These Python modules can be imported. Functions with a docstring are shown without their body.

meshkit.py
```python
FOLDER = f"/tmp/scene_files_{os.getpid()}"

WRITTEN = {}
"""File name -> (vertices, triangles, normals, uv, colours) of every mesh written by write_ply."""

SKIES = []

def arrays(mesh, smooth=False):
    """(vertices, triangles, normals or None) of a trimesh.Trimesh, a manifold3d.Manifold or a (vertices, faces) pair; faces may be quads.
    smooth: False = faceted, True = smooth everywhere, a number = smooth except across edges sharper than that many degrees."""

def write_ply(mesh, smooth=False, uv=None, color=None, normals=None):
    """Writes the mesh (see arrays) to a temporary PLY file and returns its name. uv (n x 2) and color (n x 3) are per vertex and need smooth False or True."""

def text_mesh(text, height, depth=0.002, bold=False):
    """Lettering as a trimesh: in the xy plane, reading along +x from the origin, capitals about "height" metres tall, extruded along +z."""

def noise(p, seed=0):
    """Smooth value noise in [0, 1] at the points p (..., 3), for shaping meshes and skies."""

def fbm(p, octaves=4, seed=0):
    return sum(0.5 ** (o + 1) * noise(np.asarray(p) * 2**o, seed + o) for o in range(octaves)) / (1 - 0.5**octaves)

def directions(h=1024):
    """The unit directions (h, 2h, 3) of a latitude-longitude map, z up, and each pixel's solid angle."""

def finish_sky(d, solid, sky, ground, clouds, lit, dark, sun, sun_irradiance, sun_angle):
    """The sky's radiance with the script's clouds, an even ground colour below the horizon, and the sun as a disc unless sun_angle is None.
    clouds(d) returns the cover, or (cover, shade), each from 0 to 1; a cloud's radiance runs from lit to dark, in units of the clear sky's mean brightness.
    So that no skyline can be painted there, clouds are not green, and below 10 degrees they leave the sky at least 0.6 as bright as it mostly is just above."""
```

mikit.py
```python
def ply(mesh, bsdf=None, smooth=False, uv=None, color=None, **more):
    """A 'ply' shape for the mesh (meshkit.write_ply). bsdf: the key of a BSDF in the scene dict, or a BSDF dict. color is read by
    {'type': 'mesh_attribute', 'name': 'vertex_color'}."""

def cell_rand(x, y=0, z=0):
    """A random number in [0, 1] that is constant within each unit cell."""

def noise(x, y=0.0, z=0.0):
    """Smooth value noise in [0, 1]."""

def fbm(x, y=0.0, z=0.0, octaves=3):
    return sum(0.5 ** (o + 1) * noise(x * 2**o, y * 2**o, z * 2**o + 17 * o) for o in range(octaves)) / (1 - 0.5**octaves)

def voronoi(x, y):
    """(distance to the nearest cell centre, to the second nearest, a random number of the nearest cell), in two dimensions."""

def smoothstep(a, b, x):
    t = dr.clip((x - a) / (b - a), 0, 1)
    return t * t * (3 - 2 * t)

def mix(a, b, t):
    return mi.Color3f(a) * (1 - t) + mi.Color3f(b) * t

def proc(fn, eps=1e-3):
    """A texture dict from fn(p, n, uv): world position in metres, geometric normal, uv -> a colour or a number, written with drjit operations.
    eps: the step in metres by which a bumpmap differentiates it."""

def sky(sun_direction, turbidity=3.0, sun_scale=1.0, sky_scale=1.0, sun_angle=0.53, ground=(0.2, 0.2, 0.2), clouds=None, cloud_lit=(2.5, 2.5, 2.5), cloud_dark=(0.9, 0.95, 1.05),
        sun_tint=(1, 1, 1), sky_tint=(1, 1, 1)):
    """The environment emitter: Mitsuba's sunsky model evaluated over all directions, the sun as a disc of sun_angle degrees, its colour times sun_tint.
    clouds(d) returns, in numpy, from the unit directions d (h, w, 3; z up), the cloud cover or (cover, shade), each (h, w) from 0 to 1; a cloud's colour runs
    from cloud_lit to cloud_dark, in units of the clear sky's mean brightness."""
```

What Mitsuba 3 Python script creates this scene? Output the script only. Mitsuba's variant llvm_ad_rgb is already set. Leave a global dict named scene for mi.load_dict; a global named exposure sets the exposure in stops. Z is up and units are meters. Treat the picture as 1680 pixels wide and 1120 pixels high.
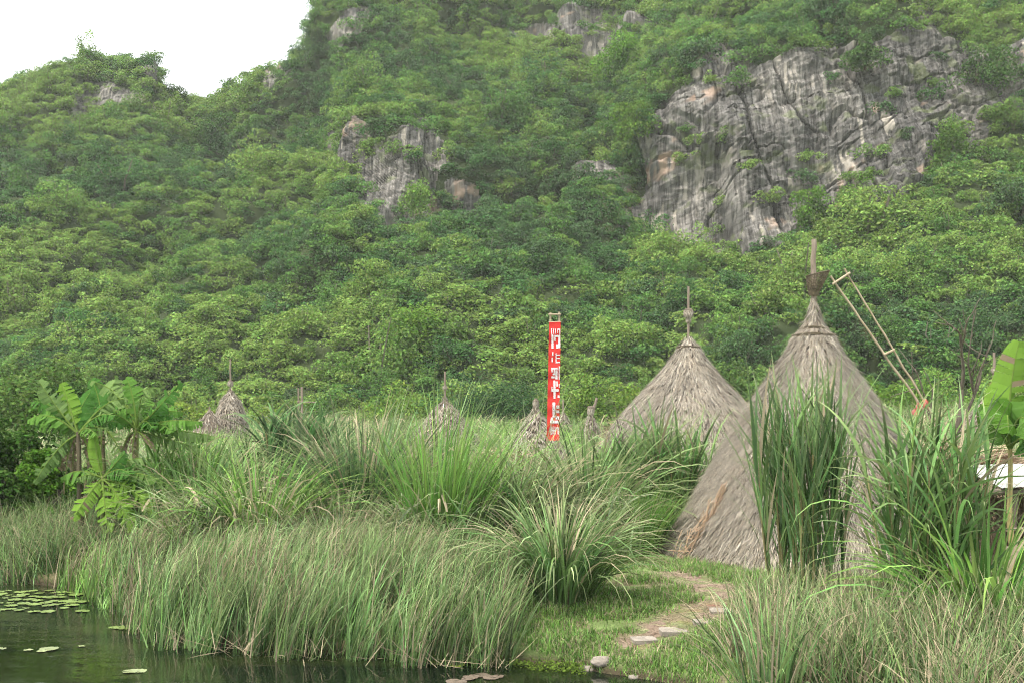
import math, random
import numpy as np, trimesh, drjit as dr, mitsuba as mi
import mikit, meshkit
from mikit import proc, noise, fbm, smoothstep, mix
from scipy.interpolate import PchipInterpolator
import shapely
from shapely.geometry import Polygon

T = mi.ScalarTransform4f
scene, labels = {}, {}

# ------------------------------------------------------------------ camera, sky, exposure
F, EYE, HZ = 1900.0, 3.3, 660.0          # focal length in photo pixels, eye height, horizon row
FOV = 2 * math.degrees(math.atan(840 / F))
scene['camera'] = {'type': 'perspective', 'fov': FOV, 'fov_axis': 'x', 'near_clip': 0.1, 'far_clip': 4000.0,
                   'principal_point_offset_y': (560 - HZ) / 1120.0,
                   'to_world': T().look_at(origin=[0, 0, EYE], target=[0, 10, EYE], up=[0, 0, 1])}
SUN = np.array([-0.34, -0.30, 0.89])
scene['sky_light'] = mikit.sky(SUN, turbidity=4, sun_scale=0.3, sun_angle=16, clouds=lambda d: 1.0 + 0 * d[..., 0],
                         cloud_lit=(1.06, 1.1, 1.14), cloud_dark=(0.95, 0.95, 0.95), sun_tint=(0.92, 1.0, 1.14), ground=(0.1, 0.12, 0.07))
exposure = 3.85
HAZE = 0.0003

# ------------------------------------------------------------------ helpers
def P(px, py, D):
    "world point seen at photo pixel (px, py) at distance D; used to read positions off the photograph"
    return np.array([(px - 840) / F * D, D, EYE + (HZ - py) / F * D])

def rgb(*c): return {'type': 'rgb', 'value': list(c)}
def two(b): return {'type': 'twosided', 'bsdf': b}

def numbered(name):
    if name not in scene and name not in labels and not any(k.startswith(name + '__') for k in scene): return name
    i = 1
    while True:
        k = f'{name}_{i:03d}'
        if k not in scene and k not in labels and not any(q.startswith(k + '__') for q in scene): return k
        i += 1
_count = {}
def fresh(name):
    n = _count.get(name, 0); _count[name] = n + 1
    return name if n == 0 else f'{name}_{n:03d}'

def thing(name, label, cat, group=None):
    k = fresh(name); labels[k] = {'label': label, 'category': cat}
    if group: labels[k]['group'] = group
    return k
def part(parent, name, shape, label=None, stuff=False):
    k = fresh(parent + '__' + name); scene[k] = shape
    d = {}
    if label: d['label'] = label
    if stuff: d['kind'] = 'stuff'
    if d: labels[k] = d
    return k
def single(name, shape, label, cat, group=None):
    k = fresh(name); scene[k] = shape; labels[k] = {'label': label, 'category': cat}
    if group: labels[k]['group'] = group
    return k
def structure(name, shape):
    scene[name] = shape; labels[name] = {'kind': 'structure'}
def stuff(name, shape, label, cat):
    if shape is not None: scene[name] = shape
    labels[name] = {'label': label, 'category': cat, 'kind': 'stuff'}

class MB:
    "collects vertices, triangles, colours"
    def __init__(s): s.v, s.f, s.c, s.n = [], [], [], 0
    def add(s, v, f, c):
        v = np.asarray(v, float).reshape(-1, 3); f = np.asarray(f, int).reshape(-1, 3)
        c = np.asarray(c, float)
        c = np.broadcast_to(c, (len(v), 3)) if c.ndim == 1 else c.reshape(-1, 3)
        s.v.append(v); s.f.append(f + s.n); s.c.append(c); s.n += len(v); return s
    def ply(s, bsdf, smooth=False):
        return mikit.ply((np.vstack(s.v), np.vstack(s.f)), bsdf, smooth=smooth, color=np.vstack(s.c))

def nrm(a): return a / (np.linalg.norm(a, axis=-1, keepdims=True) + 1e-12)

def ribbons(rng, root, az, lean, bend, length, width, K=5, col=None, tip=None, power=1.5, base_w=0.55, twist=0.6, tip_from=0.45, stiff=None):
    "curved grass blades as tapering ribbons; every argument per blade. Returns v, f, c"
    n = len(root); s = np.linspace(0, 1, K + 1)
    th = lean[:, None] + bend[:, None] * s[None] ** power
    seg = (length / K)[:, None]
    tm = 0.5 * (th[:, 1:] + th[:, :-1])
    h = np.concatenate([np.zeros((n, 1)), np.cumsum(np.sin(tm) * seg, 1)], 1)
    z = np.concatenate([np.zeros((n, 1)), np.cumsum(np.cos(tm) * seg, 1)], 1)
    d = np.stack([np.cos(az), np.sin(az)], 1)
    pos = np.concatenate([root[:, None, :2] + h[..., None] * d[:, None], (root[:, 2:3] + z)[..., None]], 2)
    tw = rng.uniform(-twist, twist, n)[:, None] + rng.uniform(-.5, .5, n)[:, None] * s[None]
    tan = np.concatenate([np.sin(th)[..., None] * d[:, None], np.cos(th)[..., None]], 2)
    side = np.stack([-d[:, 1], d[:, 0], 0 * az], 1)[:, None] + 0 * tan
    up = np.cross(tan, side)
    sd = side * np.cos(tw)[..., None] + up * np.sin(tw)[..., None]
    prof = np.minimum(base_w + (1 - base_w) * s / 0.3, 1) * np.clip((1 - s) / 0.6, 0, 1) ** 0.75
    w = 0.5 * width[:, None] * np.maximum(prof, 0.04)[None]
    v = np.stack([pos - sd * w[..., None], pos + sd * w[..., None]], 2).reshape(-1, 3)
    k = np.arange(K)
    q = np.stack([2 * k, 2 * k + 1, 2 * k + 3, 2 * k, 2 * k + 3, 2 * k + 2], 1).reshape(-1, 3)
    f = (q[None] + (np.arange(n) * 2 * (K + 1))[:, None, None]).reshape(-1, 3)
    t = smoothstep_np(tip_from, 1.0, s)[None, :, None]
    c = col[:, None] * (1 - t) + tip[:, None] * t
    c = np.repeat(c, 2, axis=1).reshape(-1, 3)
    return v, f, c

def smoothstep_np(a, b, x):
    t = np.clip((x - a) / (b - a), 0, 1); return t * t * (3 - 2 * t)

def tube(points, radii, sides=8, cap=True):
    p = np.asarray(points, float); r = np.broadcast_to(np.asarray(radii, float), (len(p),))
    t = nrm(np.gradient(p, axis=0))
    ref = np.array([1.0, 0.13, 0.05]) if abs(t[0][0]) < 0.8 else np.array([0.1, 1.0, 0.2])
    a = nrm(np.cross(t, ref)); b = np.cross(t, a)
    ang = np.arange(sides) * 2 * np.pi / sides
    v = p[:, None] + r[:, None, None] * (np.cos(ang)[None, :, None] * a[:, None] + np.sin(ang)[None, :, None] * b[:, None])
    i, j = np.meshgrid(np.arange(len(p) - 1), np.arange(sides), indexing='ij')
    q = np.stack([i * sides + j, i * sides + (j + 1) % sides, (i + 1) * sides + (j + 1) % sides, (i + 1) * sides + j], -1).reshape(-1, 4)
    f = np.vstack([q[:, [0, 1, 2]], q[:, [0, 2, 3]]])
    v = v.reshape(-1, 3)
    if cap:
        n = len(v); v = np.vstack([v, p[:1], p[-1:]]); k = np.arange(sides); l = (len(p) - 1) * sides
        f = np.vstack([f, np.stack([k * 0 + n, (k + 1) % sides, k], 1), np.stack([k * 0 + n + 1, l + k, l + (k + 1) % sides], 1)])
    return v, f
def tubes(lst, sides=8):
    vs, fs, n = [], [], 0
    for p, r in lst:
        v, f = tube(p, r, sides); vs.append(v); fs.append(f + n); n += len(v)
    return np.vstack(vs), np.vstack(fs)
def line(a, b, n=6, wob=0.0, seed=0):
    a, b = np.asarray(a, float), np.asarray(b, float)
    t = np.linspace(0, 1, n)[:, None]; p = a * (1 - t) + b * t
    if wob:
        p = p + np.random.default_rng(seed).normal(0, wob, p.shape) * np.sin(np.pi * t) ** 0.3
    return p
def grid_faces(nu, nv):
    i, j = np.meshgrid(np.arange(nu - 1), np.arange(nv - 1), indexing='ij')
    a = i * nv + j
    return np.vstack([np.stack([a, a + nv, a + nv + 1], -1).reshape(-1, 3), np.stack([a, a + nv + 1, a + 1], -1).reshape(-1, 3)])

# ------------------------------------------------------------------ materials
VC = {'type': 'mesh_attribute', 'name': 'vertex_color'}
scene['leaf_material'] = {'type': 'principledthin', 'base_color': VC, 'roughness': 0.55, 'spec_trans': 0.0, 'diff_trans': 0.75, 'eta': 1.4}
scene['blade_material'] = {'type': 'principledthin', 'base_color': VC, 'roughness': 0.38, 'spec_trans': 0.0, 'diff_trans': 0.6, 'eta': 1.4}
scene['banana_material'] = {'type': 'principledthin', 'base_color': VC, 'roughness': 0.35, 'spec_trans': 0.0, 'diff_trans': 0.8, 'eta': 1.45}
scene['straw_material'] = two({'type': 'principled', 'base_color': VC, 'roughness': 0.75, 'specular': 0.3})
scene['plain_material'] = two({'type': 'principled', 'base_color': VC, 'roughness': 0.8, 'specular': 0.25})

def wood_fn(p, n, uv):
    g = fbm(p.x * 40, p.y * 40, p.z * 3.0, 3)
    k = noise(p.x * 6, p.y * 6, p.z * 5)
    return mix((0.13, 0.10, 0.075), (0.36, 0.30, 0.24), dr.clip(g * 1.1 + 0.25 * (k - 0.5), 0, 1))
scene['wood_material'] = two({'type': 'principled', 'base_color': proc(wood_fn), 'roughness': 0.85, 'specular': 0.2})
def bamboo_fn(p, n, uv):
    g = fbm(p.x * 15, p.y * 15, p.z * 4, 2)
    return mix((0.28, 0.225, 0.14), (0.50, 0.43, 0.30), g)
scene['bamboo_material'] = two({'type': 'principled', 'base_color': proc(bamboo_fn), 'roughness': 0.45, 'specular': 0.4})
def dark_wicker_fn(p, n, uv):
    return mix((0.05, 0.04, 0.025), (0.16, 0.13, 0.08), fbm(p.x * 25, p.y * 25, p.z * 25, 2))
scene['wicker_material'] = two({'type': 'principled', 'base_color': proc(dark_wicker_fn), 'roughness': 0.8})
def bark_fn(p, n, uv):
    return mix((0.05, 0.04, 0.03), (0.20, 0.17, 0.13), fbm(p.x * 14, p.y * 14, p.z * 5, 3))
scene['bark_material'] = two({'type': 'principled', 'base_color': proc(bark_fn), 'roughness': 0.9})
def thatch_base_fn(p, n, uv):
    return mix((0.06, 0.05, 0.04), (0.20, 0.16, 0.12), fbm(p.x * 22, p.y * 22, p.z * 5, 2))
scene['thatch_base_material'] = two({'type': 'principled', 'base_color': proc(thatch_base_fn), 'roughness': 0.95})
def stone_fn(p, n, uv):
    return mix((0.12, 0.105, 0.085), (0.33, 0.295, 0.25), fbm(p.x * 9, p.y * 9, p.z * 9, 4))
scene['stone_material'] = two({'type': 'principled', 'base_color': proc(stone_fn), 'roughness': 0.9})

def rock_fn(p, n, uv):
    u, w = p.x, p.z
    s = w - 0.36 * p.x
    wig = 0.5 * fbm(u * 0.2, w * 0.2, 3.0, 2)
    base = fbm(u * 0.22, w * 0.14, 1.7, 3)
    c = mix((0.095, 0.092, 0.088), (0.195, 0.185, 0.170), smoothstep(0.25, 0.75, base))
    cr = fbm(u * 3.6, w * 0.26, 5.0, 4)
    c = c * (0.62 + 0.48 * smoothstep(0.36, 0.60, cr)) * (0.7 + 0.5 * smoothstep(0.3, 0.6, fbm(u * 7.0, w * 0.8, 25.0, 2)))
    st = fbm(u * 0.35 + wig, s * 2.4 + 1.0 * wig, 1.0, 3)
    c = c * (0.80 + 0.24 * smoothstep(0.36, 0.55, st))
    cal = smoothstep(0.60, 0.70, fbm(u * 1.5, w * 0.30, 9.0, 3)) * smoothstep(0.42, 0.62, fbm(u * 0.12, w * 0.12, 2.0, 2))
    c = mix(c, (0.42, 0.385, 0.33), cal * 0.7)
    pk = smoothstep(0.66, 0.78, fbm(u * 0.16 + 7, s * 0.3, 4.0, 3)) * smoothstep(0.4, 0.6, fbm(u * 1.2, w * 0.5, 14.0, 2))
    c = mix(c, (0.46, 0.33, 0.25), pk * 0.6)
    lich = smoothstep(0.58, 0.72, fbm(p.x * 0.5, p.y * 0.5, p.z * 0.6, 3))
    return mix(c, (0.12, 0.15, 0.06), lich * 0.45)
scene['rock_material'] = two({'type': 'principled', 'base_color': proc(rock_fn), 'roughness': 0.95, 'specular': 0.2})
def slope_fn(p, n, uv):
    a = fbm(p.x * 0.35, p.y * 0.35, p.z * 0.35, 3)
    return mix((0.022, 0.034, 0.014), (0.045, 0.062, 0.024), a)
scene['slope_material'] = two({'type': 'principled', 'base_color': proc(slope_fn), 'roughness': 0.95, 'specular': 0.1})

# ------------------------------------------------------------------ ground
SH = np.array([[-400, 40], [-60, 29], [-18, 25.3], [-12.5, 22.6], [-9.4, 21.5], [-7.4, 20.2], [-6.2, 18.6], [-5.0, 16.4], [-3.4, 15.5], [-1.6, 15.3],
               [-0.2, 14.9], [0.8, 14.45], [1.45, 13.95], [2.0, 13.55], [3.0, 12.2], [4.3, 10.0], [6.5, 7.6], [10, 5], [22, 1.0], [60, -6], [400, -40]])
def shore(x): return np.interp(x, SH[:, 0], SH[:, 1])
PATH = np.array([[1.72, 14.75], [2.0, 15.0], [2.7, 15.9], [3.25, 16.9], [3.0, 17.8], [2.75, 18.4]])
def ground_z(x, y):
    x = np.asarray(x, float); y = np.asarray(y, float)
    q = np.stack([x, y, 0 * x], -1)
    s = y - shore(x) + 0.5 * (meshkit.fbm(q * 1.3, 3, 5) - 0.5)
    z = np.interp(s, [-4, -1.2, -0.25, 0, 0.12, 0.9, 2.5, 5], [-0.9, -0.5, -0.1, 0.03, 0.13, 0.26, 0.42, 0.5])
    z = z + smoothstep_np(0, 1, s) * (0.10 * (meshkit.fbm(q * 0.9, 3, 2) - 0.5) + 0.03 * (meshkit.noise(q * 5, 3) - 0.5))
    z = z + 0.9 * smoothstep_np(8, 22, x) * smoothstep_np(24, 50, y) * smoothstep_np(0, 1, s)
    return z + 1.4 * smoothstep_np(-1.0, -5.0, y)
def G(px, py):
    "where the ground shows at photo pixel (px, py)"
    D = 2.9 * F / (py - HZ)
    for _ in range(30):
        x = (px - 840) / F * D
        D = 0.5 * D + 0.5 * (EYE - float(ground_z(np.array([x]), np.array([D]))[0])) * F / (py - HZ)
    return np.array([(px - 840) / F * D, D, float(ground_z(np.array([(px - 840) / F * D]), np.array([D]))[0])])

def path_dist(x, y):
    d = mi.Float(1e3)
    for (ax, ay), (bx, by) in zip(PATH[:-1], PATH[1:]):
        L2 = (bx - ax) ** 2 + (by - ay) ** 2
        t = dr.clip(((x - ax) * (bx - ax) + (y - ay) * (by - ay)) / L2, 0, 1)
        d = dr.minimum(d, dr.sqrt(dr.square(x - ax - t * (bx - ax)) + dr.square(y - ay - t * (by - ay))))
    return d
def path_dist_np(x, y):
    d = np.full(np.shape(x), 1e3)
    for a, b in zip(PATH[:-1], PATH[1:]):
        e = b - a; t = np.clip(((x - a[0]) * e[0] + (y - a[1]) * e[1]) / (e @ e), 0, 1)
        d = np.minimum(d, np.hypot(x - a[0] - t * e[0], y - a[1] - t * e[1]))
    return d
def ground_fn(p, n, uv):
    a = fbm(p.x * 1.1, p.y * 1.1, 1.0, 4); b = fbm(p.x * 14, p.y * 14, 2.0, 3)
    c = mix((0.085, 0.14, 0.04), (0.14, 0.18, 0.07), a)
    c = mix(c, (0.17, 0.13, 0.085), smoothstep(0.5, 0.68, fbm(p.x * 2.3, p.y * 2.3, 8.0, 3)) * 0.7)
    c = c * (0.6 + 0.8 * b)
    d = path_dist(p.x, p.y) + 0.55 * (fbm(p.x * 2.6, p.y * 2.6, 3.0, 3) - 0.5)
    soil = mix((0.10, 0.075, 0.05), (0.235, 0.188, 0.138), b)
    soil = mix(soil, (0.20, 0.10, 0.075), smoothstep(0.60, 0.75, fbm(p.x * 3, p.y * 3, 6.0, 3)) * 0.8)
    c = mix(c, soil, (1 - smoothstep(0.25, 0.85, d)) * (0.38 + 0.70 * smoothstep(0.42, 0.58, fbm(p.x * 4.2, p.y * 4.2, 11.0, 3))))
    mud = 1 - smoothstep(0.02, 0.14, p.z)
    return mix(c, (0.06, 0.05, 0.03), mud)
scene['ground_material'] = two({'type': 'principled', 'base_color': proc(ground_fn), 'roughness': 0.95, 'specular': 0.15})
gx = np.unique(np.concatenate([np.linspace(-1500, -60, 20), np.linspace(-60, -12, 60), np.arange(-12, 12, 0.09), np.linspace(12, 60, 60), np.linspace(60, 1500, 20)]))
gy = np.unique(np.concatenate([np.linspace(-1500, -30, 12), np.linspace(-30, 11, 50), np.arange(11, 26, 0.09), np.linspace(26, 130, 110), np.linspace(130, 1800, 14)]))
X, Y = np.meshgrid(gx, gy, indexing='ij')
structure('ground', mikit.ply((np.stack([X, Y, ground_z(X, Y)], -1).reshape(-1, 3), grid_faces(len(gx), len(gy))), 'ground_material', smooth=True))

def ripple_fn(p, n, uv):
    a = fbm(p.x * 1.6, p.y * 4.5, 0.0, 3) * 0.5 + noise(p.x * 9, p.y * 22, 3.0) * 0.10
    return a * smoothstep(0.25, 0.7, fbm(p.x * 0.35, p.y * 0.9, 7.0, 2))
def water_fn(p, n, uv):
    return mix((0.004, 0.007, 0.004), (0.012, 0.017, 0.006), smoothstep(0.35, 0.7, fbm(p.x * 0.7, p.y * 1.4, 2.0, 3)))
scene['water_material'] = {'type': 'bumpmap', 'arbitrary': proc(ripple_fn, eps=0.01), 'scale': 0.012,
                           'bsdf': {'type': 'principled', 'base_color': proc(water_fn), 'roughness': 0.04, 'specular': 0.5}}
wx = np.array([-400, 400.0]); wy = np.array([-30, 42.0])
WX, WY = np.meshgrid(wx, wy, indexing='ij')
structure('pond_water', mikit.ply((np.stack([WX, WY, 0 * WX], -1).reshape(-1, 3), grid_faces(2, 2)), 'water_material'))

# ------------------------------------------------------------------ the karst mountain
COL = {  # photo column: foot distance, then (row, distance) of low slope, cliff base, cliff top, upper slope, ridge; rise of what lies behind the ridge
    -2600: (90, (560, 118), (450, 142), (350, 165), (260, 190), (170, 215), -25),
    -700: (90, (560, 118), (450, 142), (350, 165), (250, 190), (190, 215), -25),
    -150: (92, (550, 118), (430, 142), (325, 165), (250, 190), (185, 215), -25),
    0:    (92, (545, 118), (425, 142), (312, 165), (220, 190), (158, 215), -25),
    100:  (93, (545, 119), (428, 144), (312, 168), (200, 196), (118, 216), -25),
    180:  (95, (540, 120), (430, 145), (310, 172), (180, 204), (100, 218), -25),
    245:  (95, (540, 120), (430, 145), (312, 172), (190, 204), (104, 218), -25),
    262:  (95, (540, 120), (430, 145), (314, 171), (215, 204), (150, 219), -25),
    275:  (95, (540, 120), (430, 145), (316, 170), (230, 204), (162, 220), -25),
    325:  (95, (540, 120), (430, 145), (325, 168), (250, 202), (176, 226), -25),
    420:  (95, (530, 120), (420, 142), (315, 166), (220, 196), (130, 220), -25),
    500:  (95, (520, 118), (380, 146), (250, 172), (165, 194), (86, 214), -20),
    525:  (95, (520, 118), (330, 154), (190, 172), (120, 190), (18, 210), -5),
    560:  (95, (510, 118), (275, 160), (185, 168), (100, 188), (-20, 210), 12),
    660:  (95, (500, 118), (332, 150), (212, 158), (100, 188), (-60, 225), 12),
    740:  (94, (500, 116), (325, 150), (262, 156), (120, 188), (-60, 228), 12),
    860:  (93, (500, 115), (305, 152), (272, 156), (130, 188), (-60, 228), 12),
    960:  (92, (500, 112), (285, 152), (245, 156), (115, 188), (-60, 228), 12),
    1020: (90, (490, 110), (330, 144), (240, 152), (90, 186), (-60, 222), 12),
    1060: (90, (490, 109), (345, 142), (165, 153), (70, 182), (-60, 218), 12),
    1150: (90, (490, 108), (392, 136), (100, 149), (45, 172), (-70, 208), 12),
    1300: (88, (500, 106), (396, 133), (70, 147), (10, 168), (-90, 205), 12),
    1450: (86, (500, 104), (350, 132), (28, 146), (-30, 165), (-110, 200), 12),
    1600: (85, (500, 102), (268, 134), (60, 144), (-20, 164), (-110, 200), 12),
    1700: (84, (500, 100), (258, 132), (88, 142), (-20, 162), (-110, 200), 12),
    2100: (84, (500, 100), (300, 132), (60, 142), (-20, 162), (-110, 200), 12),
    4300: (84, (500, 100), (330, 132), (200, 148), (60, 170), (-60, 205), 12)}
cx = np.array(list(COL), float)
rowsD, rowsZ = [], []
for a in cx:
    c = COL[int(a)]
    D = [c[0]] + [q[1] for q in c[1:6]]; Z = [0.3] + [EYE + (HZ - q[0]) * q[1] / F for q in c[1:6]]
    D.append(D[-1] + 45); Z.append(Z[-1] + c[6]); rowsD.append(D); rowsZ.append(Z)
colD, colZ = PchipInterpolator(cx, np.array(rowsD)), PchipInterpolator(cx, np.array(rowsZ))
def mountain(u, t):
    "u: column (an azimuth), t in 0..6; returns points (nu, nt, 3)"
    D = PchipInterpolator(np.arange(7), colD(u), axis=1)(t); Z = PchipInterpolator(np.arange(7), colZ(u), axis=1)(t)
    return np.stack([(u[:, None] - 840) / F * D, D, Z], -1)
ROCK = [Polygon(p) for p in (
    [(1015, 330), (1020, 285), (1045, 230), (1062, 170), (1110, 125), (1150, 95), (1190, 62), (1215, 62), (1235, 100), (1300, 85), (1370, 70), (1440, 55), (1495, 15), (1530, 10), (1545, 50),
     (1640, 60), (1700, 70), (1700, 190), (1620, 200), (1605, 275), (1585, 275), (1575, 220), (1540, 235), (1520, 290), (1500, 330), (1450, 340), (1390, 335), (1330, 375), (1270, 405), (1150, 405), (1100, 360)],
    [(518, 268), (522, 200), (556, 172), (600, 196), (596, 268)], [(590, 335), (592, 262), (622, 226), (700, 192), (734, 220), (728, 300), (700, 335), (640, 352)],
    [(512, 90), (512, 60), (545, 45), (590, 10), (620, 8), (600, 40), (545, 85)], [(118, 178), (118, 148), (165, 140), (240, 155), (240, 172), (160, 182)],
    [(52, 310), (62, 255), (85, 255), (98, 300), (75, 325)], [(428, 142), (430, 112), (470, 92), (475, 115)], [(365, 140), (380, 122), (415, 112), (415, 128)],
    [(780, 10), (860, -5), (1000, -10), (1060, 10), (980, 50), (900, 35)], [(735, 318), (745, 268), (780, 272), (800, 318)], [(930, 290), (940, 250), (1010, 236), (1015, 285)], [(940, 285), (945, 258), (1000, 245), (1000, 272)],
    [(236, 130), (238, 88), (256, 92), (256, 140)], [(1560, 70), (1610, 60), (1620, 160), (1590, 200)], [(0, 170), (0, 152), (16, 150), (16, 166)], [(455, 505), (460, 478), (500, 470), (520, 490)],
    [(25, 520), (30, 500), (90, 500), (95, 518)], [(300, 150), (300, 135), (316, 138), (318, 156)], [(950, 500), (960, 480), (985, 485), (980, 505)], [(355, 372), (358, 350), (382, 352), (378, 372)])]
def rock_mask(px, py, grow=0.0):
    m = np.zeros(np.shape(px), bool)
    for g in ROCK: m |= shapely.contains_xy(g.buffer(grow), px, py)
    return m
def photo_px(p): return 840 + p[..., 0] / p[..., 1] * F, HZ - (p[..., 2] - EYE) / p[..., 1] * F

uu = np.unique(np.concatenate([np.linspace(-2600, -200, 40), np.arange(-200, 490, 5.0), np.arange(490, 740, 3.0), np.arange(740, 1010, 4.0), np.arange(1010, 1720, 2.2), np.linspace(1720, 4300, 40)]))
tt = np.unique(np.concatenate([np.linspace(0, 1.8, 60), np.linspace(1.8, 3.2, 260), np.linspace(3.2, 5, 120), np.linspace(5, 6, 14)]))
M = mountain(uu, tt)
N = nrm(np.cross(np.gradient(M, axis=0), np.gradient(M, axis=1))); N *= np.sign(-N[..., 1:2] + 1e-9)
def terrain_bump(M):
    big = (meshkit.fbm(M * 0.045, 3, 11) - 0.5) * 7 + (meshkit.fbm(M * 0.16, 3, 12) - 0.5) * 3.0 - 5.0 * np.exp(-(np.abs(meshkit.fbm(M * np.array([.05, .02, .02]), 3, 13) - 0.5) / .05) ** 2)
    left_ridge = smoothstep_np(190, 212, M[..., 1]) * smoothstep_np(560, 480, 840 + M[..., 0] / M[..., 1] * F)
    return big * smoothstep_np(0.3, 6, M[..., 2]) * (1 - 0.8 * left_ridge)
bump = terrain_bump(M)
mx, my = photo_px(M)
wx_ = mx + 40 * (meshkit.fbm(M * 0.22, 3, 31) - 0.5); wy_ = my + 40 * (meshkit.fbm(M * 0.22, 3, 32) - 0.5)
rock = rock_mask(wx_, wy_)
u_, w_ = M[..., 0] + 0.35 * M[..., 1], M[..., 2]
s_ = w_ - 0.36 * M[..., 0]
q = np.stack([u_ * 0.25, s_ * 0.9, 0 * u_], -1)
ledge = np.abs(meshkit.fbm(q, 4, 41) - 0.5) * 2
flute = meshkit.fbm(np.stack([M[..., 0] * 1.2, w_ * 0.09, 0 * u_], -1), 3, 42) - 0.5
block = meshkit.fbm(M * 0.35, 4, 43) - 0.5
saw = (s_ * 0.42 + 0.5 * meshkit.fbm(M * 0.1, 2, 44)) % 1.0
mid = meshkit.fbm(M * 0.11, 3, 45) - 0.5
crack = np.abs(meshkit.fbm(np.stack([u_ * 0.22, w_ * 0.07, M[..., 1] * .05], -1), 3, 46) - 0.5)
crack2 = np.abs(meshkit.fbm(np.stack([u_ * 0.10, s_ * 0.34, 0 * u_], -1), 3, 47) - 0.5)
fine = meshkit.fbm(M * 1.3, 3, 48) - 0.5
rb = 5.0 * mid + 1.1 * block + 1.0 * flute + 0.14 * saw - 0.14 * (1 - ledge) ** 4 - 0.8 * np.exp(-(crack / 0.014) ** 2) - 0.6 * np.exp(-(crack2 / 0.014) ** 2) + 0.8 * fine + 0.35 * (meshkit.fbm(M * 3.1, 2, 49) - 0.5)
rk = np.clip(rock.astype(float), 0, 1)
from scipy.ndimage import gaussian_filter
rk = gaussian_filter(rk, 1.2)
M2 = M + N * (bump + rb * rk)[..., None]
f = grid_faces(len(uu), len(tt)); v = M2.reshape(-1, 3)
isrock = (rk.reshape(-1)[f].mean(1) > 0.4)
def sub(f):
    k, i = np.unique(f, return_inverse=True); return v[k], i.reshape(f.shape)
structure('mountain', mikit.ply(sub(f[~isrock]), 'slope_material', smooth=True))
structure('cliff', mikit.ply(sub(f[isrock]), 'rock_material', smooth=28))

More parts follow.
